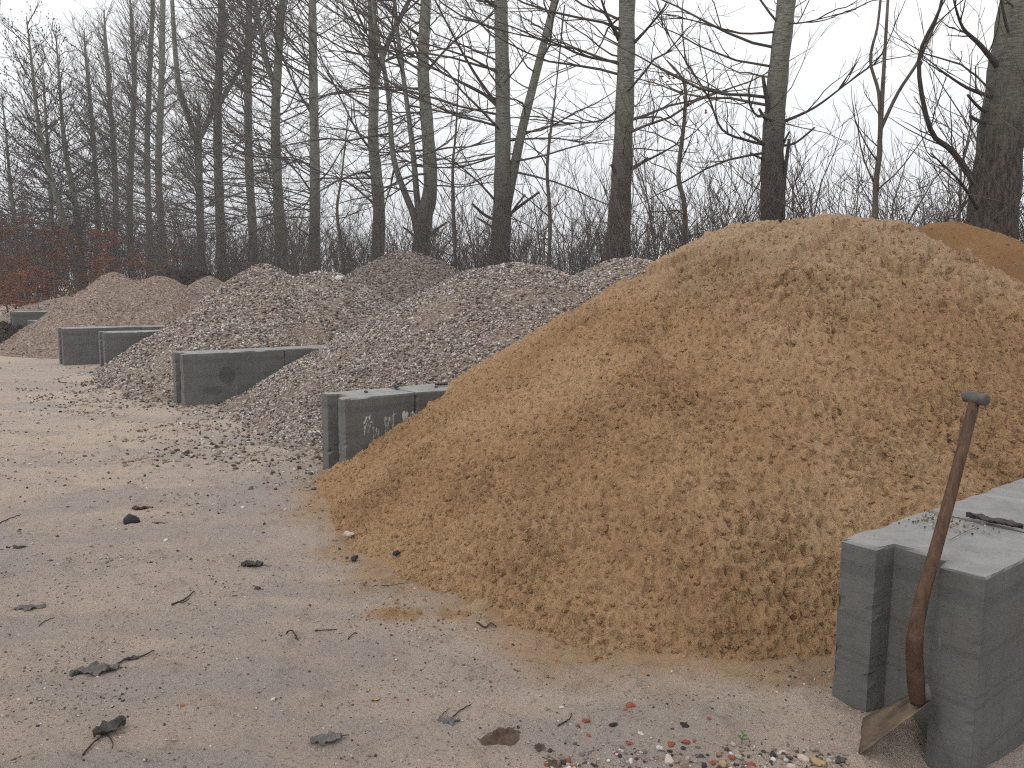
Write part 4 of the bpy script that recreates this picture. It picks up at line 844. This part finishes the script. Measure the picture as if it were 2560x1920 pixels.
top = np.array(shaft[-1])-sh_o; gd = nrm(np.array([.36, -.92, -.04])); gl = [top - gd*.040 + np.array([0, 0, .012]), top - gd*.034 + np.array([0, 0, .012]), top + np.array([0, 0, .012]), top + gd*.038 + np.array([0, 0, .012]), top + gd*.044 + np.array([0, 0, .012])]
grip = MB().tube(gl, [.014, .0185, .0195, .0195, .016], 16).build('grip', M['grip'], shovel)
N0 = W(-.276, -.258, .006); F0 = W(-.068, -.151, .012); N1 = W(-.088, -.385, .182)
pl_n = np.cross(N1-N0, F0-N0); d_ = ray(1967.5, 1497.9); o_ = np.array([0, 0, CAM_H]); F1 = o_ + d_*(((N0-o_) @ pl_n)/(d_ @ pl_n))
nu, nv = 15, 11; pl_n = nrm(pl_n); pl_n = pl_n if pl_n[2] > 0 else -pl_n; bv = []
for side in (0, 1):
    for i in range(nu):
        for j in range(nv):
            a, b = i/(nu-1), j/(nv-1); p = (N0*(1-a)+N1*a)*(1-b) + (F0*(1-a)+F1*a)*b
            dish = -.004*(1-(2*b-1)**2)*(1-a*.4); ridge = .014*math.exp(-((b-.45)/.13)**2)*sstep(.35, .95, a); edge = .002*math.sin(i*1.7+j)
            bv.append(p - sh_o + pl_n*(dish+ridge+edge*.3 - .0045*side))
bf = grid_faces(nu, nv); nn = nu*nv; rim = [k for k in range(nv)] + [i*nv+nv-1 for i in range(1, nu)] + [(nu-1)*nv+k for k in range(nv-2, -1, -1)] + [i*nv for i in range(nu-2, 0, -1)]
rf = [[rim[k], rim[(k+1) % len(rim)], rim[(k+1) % len(rim)]+nn, rim[k]+nn] for k in range(len(rim))]
blade = MB().raw(bv, np.vstack([bf, bf[:, ::-1]+nn, rf])).build('blade', M['blade'], shovel)
ra = N1 - sh_o + pl_n*.008; rd = nrm(np.array([-.015, .02, .06])); MB().tube([ra-rd*.004, ra, ra+rd*.045, ra+rd*.05], [.008, .0125, .012, .007], 12).build('rolled_tread', M['grip'], blade)
wire_p = [ray_s(2016.5, 1518, -.02), ray_s(2022, 1555, -.018), ray_s(2030, 1590, -.015), ray_s(2053, 1659, -.02), ray_s(2075, 1710, -.03)]
tag(MB().tube(smooth_line(wire_p, 5), np.full(21, .0011), 5).build('wire', m_plain('dull_wire', (.10, .095, .085), .2, 30, .6, .0005)), 'thin bent wire hanging from the shovel tread down the wall', 'wire')

# ------------------------------------------------------------------ litter, leaves and stones lying about
M['leaf_dark'] = m_plain('wet_dead_leaf', (.060, .053, .049), .45, 40, .55, .002)
M['leaf_grey'] = m_plain('grey_dead_leaf', (.115, .108, .102), .4, 40, .6, .002)
M['leaf_brown'] = m_plain('brown_dead_leaf', (.075, .045, .030), .4, 40, .6, .002)
M['stick'] = m_plain('dead_stick', (.038, .030, .026), .4, 60, .8, .001)
M['black'] = m_plain('black_flint', (.016, .016, .018), .4, 30, .4, .002)
M['white'] = m_plain('white_lime_lump', (.54, .53, .51), .25, 20, .8, .003)
M['brick'] = m_plain('brick_red', (.25, .078, .048), .4, 50, .85, .002)
M['ochre'] = m_plain('yellow_stone', (.38, .27, .14), .3, 40, .75, .002)
M['pale'] = m_plain('pale_pink_stone', (.50, .42, .37), .2, 40, .75, .002)
M['soil'] = m_plain('dark_soil', (.085, .060, .045), .45, 25, .95, .006)
M['green'] = m_plain('weed_green', (.075, .17, .030), .3, 30, .6, .001)
def gpt(vx, vy, lift=0.0): p = on_ground(vx, vy); p[2] = float(ground_z(np.array(p[0]), np.array(p[1]))) + lift; return p
def rock_mesh(seed, fl=.6):
    rng = np.random.RandomState(seed); import bmesh
    bm = bmesh.new(); bmesh.ops.create_icosphere(bm, subdivisions=2, radius=1.0); o = rng.rand(3)*40
    for v in bm.verts:
        c = v.co; k = 1 + .55*float(pn(c.x*1.1+o[0], c.y*1.1+o[1]+c.z*.7, seed % 20+400)) + .25*float(pn(c.z*2+o[2], c.x*2, seed % 20+401)); v.co = Vector((c.x*k*1.2, c.y*k*.85, c.z*k*fl))
    me = bpy.data.meshes.new('stone'); bm.to_mesh(me); bm.free(); return me
def stone(name, label, cat, p, size, mat, seed, group=None, fl=.6, sink=.2):
    o = link(name, rock_mesh(seed, fl), M[mat]); o.location = Vector(p) + Vector((0, 0, size*fl*(1-2*sink)*.6)); o.scale = (size,)*3
    o.rotation_euler = (seed*.37 % .5-.25, seed*.53 % .5-.25, seed*1.3 % 6.28); tag(o, label, cat, group); return o
def leaf(name, label, p, L, w, yaw, mat, seed, curl=.25, stalk=.5, lobes=0, cat='leaf', group=None, rag=.55):
    """crumpled leaf: blade with lobed edge and a stalk"""
    rng = np.random.RandomState(seed); nu, nv = 25, 11; V = []
    for i in range(nu):
        t = i/(nu-1); half = w*.5*(math.sin(math.pi*min(1, t*.97+.02))**.7)*(1 + (.35*math.cos(t*lobes*6.283) if lobes else 0))
        for j in range(nv):
            b = j/(nv-1)*2-1; z = curl*w*(abs(b)**1.5)*.6 + .30*w*float(pn(t*4+seed, b*2, 410)) + .16*w*float(pn(t*10+seed, b*5, 411)) + .12*L*curl*(t-.5)**2
            V.append((t*L-L/2, b*half*(1+rag*float(pn(t*9+seed, b*.7+seed, 412))) + .12*w*float(pn(t*3, seed*1.7, 413)), max(0, z)+.002))
    o = link(name, mesh_np(name, np.array(V), [grid_faces(nu, nv)]), M[mat]); o.location = Vector(p); o.rotation_euler = (0, 0, yaw); tag(o, label, cat, group)
    sm = o.modifiers.new('thickness', 'SOLIDIFY'); sm.thickness = .0012
    if stalk: MB().tube(curve(rng, np.array([L*.42, 0, .004]), (1, rng.normal(0, .15), .06), L*stalk, 5, -.05, .06), np.linspace(.0022, .0012, 5), 5).build('stalk', M['stick'], o)
    return o
def twig(label, pts, r, fork=None, mat='stick', group=None):
    P = [gpt(x, y, r*.9) for x, y in pts]; mid = P[0]; mb = MB(); A = smooth_line(np.array(P)-mid, 4); A[:, 2] += .004*np.abs(np.sin(np.arange(len(A))*1.3)); mb.tube(A, np.linspace(r, r*.55, len(A)), 6)
    o = mb.build('twig', M[mat]); o.location = Vector(mid); tag(o, label, 'twig', group)
    if fork: MB().tube(smooth_line([np.array(gpt(*q, r*1.4+.004*k))-mid for k, q in enumerate(fork)], 3), np.linspace(r*.7, r*.4, 3*(len(fork)-1)+1), 5).build('side_shoot', M[mat], o)
    return o
stone('stone', 'black rounded stone lying alone on the open yard', 'stone', gpt(283, 1131), .038, 'black', 3, fl=.9)
stone('stone', 'small reddish brown clod beside the dark twig left of the sand toe', 'stone', gpt(556, 1274), .018, 'leaf_brown', 4)
stone('stone', 'pale pink stone resting on the left toe of the sand', 'stone', gpt(752, 1166, .03), .030, 'pale', 5)
stone('stone', 'dark angular stone at the left toe of the sand', 'stone', gpt(766, 1212, .012), .020, 'black', 6)
stone('stone', 'dark grey stone a little higher on the left sand toe', 'stone', gpt(855, 1212, .045), .020, 'black', 8)
stone('stone', 'flat dark slate chip among the pebbles near the weed', 'stone', gpt(1480, 1574), .016, 'black', 9, fl=.3)
stone('stone', 'dark flint left of the weed and below the brick chips', 'stone', gpt(1325, 1570), .013, 'black', 10, fl=.5)
stone('stone', 'white pebble left of the orange brick chips', 'stone', gpt(590, 1510), .010, 'white', 11)
leaf('dead_leaf', 'dark curled leaf with a stalk pointing to the sand', gpt(545, 1222), .115, .06, .0, 'leaf_dark', 21, .5, .55)
leaf('dead_leaf', 'large torn grey leaf in the left foreground', gpt(205, 1450), .17, .085, .35, 'leaf_grey', 22, .25, .0, 2)
twig('dark twig running up right from the large torn grey leaf', [(250, 1438), (275, 1425), (300, 1418), (333, 1405)], .0042)
leaf('dead_leaf', 'small dark leaf scrap on the twig beside the torn leaf', gpt(285, 1424), .06, .025, .45, 'leaf_dark', 27, .3, 0)
leaf('dead_leaf', 'crumpled dark leaf by the forked twig at bottom left', gpt(238, 1582), .11, .06, 1.0, 'leaf_dark', 23, .6, .0, 2)
twig('forked twig at the bottom left corner of the yard', [(180, 1632), (205, 1608), (232, 1590)], .0035, [(232, 1590), (244, 1610), (243, 1626)])
leaf('dead_leaf', 'flattened black leaf at the bottom, left of the soil clump', gpt(705, 1602), .10, .06, .3, 'leaf_grey', 24, .15, .3, 3)
leaf('dead_leaf', 'grey leaf scrap below a pair of short twigs', gpt(965, 1560), .09, .045, .2, 'leaf_grey', 25, .2, .0, 3)
twig('short twig leaning above the grey leaf scrap', [(975, 1553), (995, 1538), (1018, 1522)], .0028)
twig('curved short twig just left of the grey leaf scrap', [(950, 1548), (960, 1540), (972, 1530)], .0022)
twig('twig with a side bend near the brick chips', [(1205, 1572), (1220, 1562), (1232, 1556), (1234, 1545)], .0028)
twig('knobbly dark twig in the middle of the left yard', [(372, 1310), (385, 1303), (400, 1297), (420, 1283)], .0048, [(385, 1303), (400, 1306), (410, 1300)])
twig('thin twig lying level below the sand toe', [(680, 1367), (705, 1364), (728, 1363)], .0028)
twig('short stub of twig right of the level thin twig', [(752, 1385), (760, 1378), (768, 1371)], .0030)
twig('short thick twig left of the level thin twig', [(620, 1372), (632, 1380), (645, 1387)], .0036)
twig('dark wavy twig beside the spilled sand', [(1030, 1352), (1048, 1359), (1060, 1356), (1072, 1357)], .0042)
twig('bent twig near the left edge of the yard', [(0, 1128), (25, 1118), (45, 1110)], .0040)
twig('pale thin stalk near the sand toe', [(805, 1263), (840, 1259), (880, 1258)], .0022)
twig('curved thin stalk left of the torn grey leaf', [(85, 1352), (97, 1342), (118, 1335)], .0025)
leaf('dead_leaf', 'flat greyish leaf close to the left edge', gpt(65, 1312), .13, .06, .25, 'leaf_grey', 26, .1, .0, 2)
leaf('dead_leaf', 'thin dark leaf at the left edge in front of the gravel track', gpt(35, 1183), .10, .03, .2, 'leaf_dark', 28, .4, .3)
leaf('dead_leaf', 'reddish dark bark-like leaf beyond the black stone', gpt(308, 1100), .13, .05, .15, 'leaf_brown', 29, .4, .0)
leaf('dead_leaf', 'dark narrow leaf beside the black stone', gpt(345, 1130), .10, .03, -.1, 'leaf_dark', 30, .3, .4)
leaf('dead_leaf', 'tiny yellow leaf on the yard below the spilled sand', gpt(812, 1508), .035, .016, .5, 'ochre', 31, .3, 0)
# low clump of dark soil at the bottom
def clump(label, p, w, d, h, seed):
    u = np.linspace(-1, 1, 41); X, Y = np.meshgrid(u, u, indexing='ij'); e = np.clip(1-np.hypot(X, Y), 0, 1); Z = h*(e**.6)*(.55+.9*np.abs(fbm(X*2.2+seed, Y*2.2, 4, 420))) - .006
    me = mesh_np('soil_clump', np.stack([X.ravel()*w, Y.ravel()*d, Z.ravel()], 1), [grid_faces(41, 41)]); o = link('soil_clump', me, M['soil']); o.location = Vector(p); o.rotation_euler = (0, 0, seed); tag(o, label, 'soil clump'); return o
clump('crusty dark soil clump at the bottom centre of the yard', gpt(1085, 1592), .075, .05, .030, .4)
clump('small soil crumb right of the crusty soil clump', gpt(1165, 1612), .035, .025, .018, 1.3)
clump('crumbly soil lump at the bottom edge below the soil crumb', gpt(1195, 1645), .05, .03, .016, 2.2)
# brick chips
for k, (vx, vy, sz) in enumerate(((1362, 1528, .017), (1352, 1536, .008), (1266, 1562, .012), (1247, 1570, .007), (1272, 1590, .008), (1360, 1610, .010), (1450, 1612, .012), (1482, 1608, .013), (1500, 1604, .007), (1530, 1572, .007), (1225, 1640, .013), (1180, 1648, .010), (1580, 1640, .013), (1540, 1650, .010), (1240, 1655, .009), (1620, 1655, .014), (1060, 1478, .006), (880, 1512, .006), (205, 1573, .008), (395, 1532, .009), (1330, 1632, .007))):
    stone('brick_chip', 'small orange red brick chip strewn on the foreground sand', 'brick chip', gpt(vx, vy), sz, 'brick', 500+k, 'brick chips on the foreground sand', .5)
for k, (vx, vy, sz, m, lab) in enumerate(((1770, 1652, .024, 'ochre', 'yellow stone at the bottom edge right of the weed'), (1560, 1655, .020, 'ochre', 'ochre stone at the bottom edge below the weed'), (1733, 1640, .022, 'pale', 'pale cream stone at the bottom beside the yellow one'), (1690, 1632, .018, 'pale', 'cream stone below and right of the weed'),
        (1445, 1648, .020, 'pale', 'whitish stone at the bottom edge left of the ochre one'), (1425, 1622, .013, 'white', 'white stone left of the weed'), (1710, 1658, .018, 'pale', 'cream stone half cut by the bottom edge'), (1383, 1588, .011, 'white', 'white pebble above the brick chips at the bottom'), (1213, 1532, .010, 'white', 'white pebble left of the large brick chip'))):
    stone('stone', lab, 'stone', gpt(vx, vy), sz*.8, m, 560+k)
# green weed
wd = empty('weed', gpt(1602, 1612)); tag(wd, 'small green weed sprouting from the gravelly foreground', 'weed'); rng = np.random.RandomState(61)
MB().tube([[0, 0, -.005], [.002, 0, .02], [.004, .003, .042]], [.0013, .0011, .0008], 5).build('stem', M['green'], wd)
for k in range(9):
    a = k*2.4; hgt = .012 + .0035*k; u = np.array([math.cos(a), math.sin(a), .55 if k > 5 else .25]); u = nrm(u); w_ = nrm(np.cross(u, [0, 0, 1])); L = .024 - .0012*k; c = np.array([.003, .002, hgt])
    MB().raw([c, c+u*L*.5+w_*L*.24+[0, 0, .002], c+u*L, c+u*L*.5-w_*L*.24+[0, 0, .002], c+u*L*.5-[0, 0, .0015]], [[0, 4, 1, 1], [0, 3, 4, 4], [4, 2, 1, 1], [4, 3, 2, 2]][:0] or [[0, 3, 4], [0, 4, 1], [4, 3, 2], [4, 2, 1]]).build('leaf', M['green'], wd)
# on the walls
leaf('dead_leaf', 'long dark curled leaf in the joint on top of the nearest wall', W(.625, -.25, .604), .20, .045, math.atan2(-Q[1], -Q[0]), 'leaf_dark', 71, .5, .2, rag=.12)
tw_ = MB().tube(smooth_line([W(.27, -.247, .604), W(.40, -.238, .605), W(.53, -.232, .604)], 4), np.full(9, .0013), 5).build('straw', m_plain('red_straw', (.20, .10, .06), .2, 40, .8, .001)); tag(tw_, 'thin reddish straw on top of the nearest wall', 'straw')
leaf('dead_leaf', 'dark wet leaf on top of the white splashed wall', W(1.14, 4.28, .604), .11, .05, .4, 'leaf_dark', 72, .5, .2)
leaf('dead_leaf', 'black leaf in the joint of the white splashed wall', W(.745, 4.36, .604), .12, .045, 1.9, 'leaf_dark', 73, .5, 0)
stone('stone', 'dark crumb at the front end of the white splashed wall top', 'stone', W(.43, 4.27, .603), .016, 'soil', 74)
stone('stone', 'second dark crumb beside the wet leaf on the splashed wall', 'stone', W(1.05, 4.22, .603), .012, 'soil', 75)
for t_ in np.arange(10, 30, .02):                        # where the line of sight meets the flank of the brown heap
    wp = np.array([0, 0, CAM_H]) + ray(734, 603)*t_; a_, b_ = sq_of(wp[0], wp[1])
    if wp[2] < max(float(B2_h(np.array(a_), np.array(b_))), float(B_h(np.array(a_), np.array(b_)))): break
stone('lime_lump', 'white lump lying in the dip left of the brown gravel heap', 'lump', wp, .075, 'white', 76)
rsw = np.random.RandomState(8); n = 260; sv = rsw.normal(.50, .07, n); qv = -.03 - np.abs(rsw.normal(.08, .08, n)); ok = (sv > .3) & (sv < .612) & (qv > -.40); sv, qv = sv[ok], qv[ok]
scg = sizes(rsw, len(sv), .0015, .006, 2.5, .6); tag(scatter('grit', np.array([W(a, b, .603) for a, b in zip(sv, qv)]), scg, rots(rsw, len(sv)), G_STONE['st_yard'], M['st_yard']), 'sprinkle of grit on top of the nearest wall', 'grit')

# pebbles trodden into the yard
rp = np.random.RandomState(14)
def yard_points(n, x0, x1, y0, y1, dens):
    X = rp.uniform(x0, x1, n); Y = rp.uniform(y0, y1, n); k = rp.rand(n) < dens(X, Y); X, Y = X[k], Y[k]
    s = (X-C1[0])*D[0]+(Y-C1[1])*D[1]; q = (X-C1[0])*Q[0]+(Y-C1[1])*Q[1]; free = (sand_base(s, q) < .0) & ~((s > 0) & (q < .02) & (q > -.5)) & ~((s > .13) & (q < 4.46) & (q > 4.03))
    X, Y = X[free], Y[free]; return np.stack([X, Y, ground_z(X, Y)], 1)
sets = []
P = yard_points(48000, -2.6, 1.5, 2.1, 4.4, lambda X, Y: .22+.78*sstep(-.05, .65, fbm(X*1.6, Y*2.4, 4, 431))); sets.append((P, sizes(rp, len(P), .0013, .0062, 4.5, .5)))
P = yard_points(24000, -6.5, 0.2, 4.2, 9.5, lambda X, Y: .10+.90*sstep(.05, .6, fbm(X*.8, Y*2.2, 4, 433))); sets.append((P, sizes(rp, len(P), .0025, .012, 3.0, .55)))
P = yard_points(9000, -10, -1.0, 6.5, 14, lambda X, Y: .05+.85*sstep(.1, .55, fbm(X*.6, Y*1.5, 4, 435))); sets.append((P, sizes(rp, len(P), .004, .017, 2.5, .55)))
def toe(X, Y):
    s = (X-C1[0])*D[0]+(Y-C1[1])*D[1]; q = (X-C1[0])*Q[0]+(Y-C1[1])*Q[1]; h = np.maximum(A_h(s, q), B_h(s, q)); return sstep(-.55, -.02, h + .25*fbm(X*1.5, Y*1.5, 3, 437))**2
P = yard_points(26000, -8, 0.0, 5.8, 13.5, toe); sets.append((P, sizes(rp, len(P), .007, .022, 1.8, .6)))
vv = np.stack([rp.uniform(1180, 1830, 900), 1600 + 110*rp.rand(900)**.8], 1); P = np.array([gpt(x, y) for x, y in vv]); k = rp.rand(len(P)) < sstep(1590, 1660, vv[:, 1]); P = P[k]; sets.append((P, sizes(rp, len(P), .003, .012, 2.2, .6)))
pts_ = np.concatenate([a for a, _ in sets]); scl_ = np.concatenate([b for _, b in sets]); pts_[:, 2] += scl_[:, 2]*.35
tag(scatter('pebbles', pts_, scl_, rots(rp, len(pts_), .35), G_STONE['st_yard'], M['st_yard']), 'pebbles and gravel trodden into the sandy yard', 'pebbles')
# crumbs of yellow sand spread past the toe of the heap
def spill(X, Y): return spill_mask(X, Y)*.8
P = yard_points(9000, -2.2, 1.2, 2.6, 6.2, spill); sc_ = sizes(rp, len(P), .002, .012, 4.0, .7); tag(scatter('sand_crumbs', P, sc_, rots(rp, len(P), .5), G_CLOD, M['clod']), 'crumbs of yellow sand spread around the toe of the large heap', 'sand crumbs')

# ------------------------------------------------------------------ damp winter air
hz = bpy.data.materials.new('thin_mist'); hz.use_nodes = True; hn = hz.node_tree.nodes; hn.clear(); ho = hn.new('ShaderNodeOutputMaterial'); hv = hn.new('ShaderNodeVolumePrincipled')
hv.inputs['Color'].default_value = (.93, .95, 1.0, 1); hv.inputs['Density'].default_value = .0015; hz.node_tree.links.new(hv.outputs[0], ho.inputs['Volume'])
bx = np.array([[x, y, z] for x in (-320, 320) for y in (-320, 320) for z in (-1.3, 24)]); bf_ = np.array([[0, 1, 3, 2], [4, 6, 7, 5], [0, 4, 5, 1], [2, 3, 7, 6], [0, 2, 6, 4], [1, 5, 7, 3]])
tag(link('haze', mesh_np('haze', bx, [bf_], False), hz), 'thin winter mist over the whole yard', 'haze', None, 'stuff')
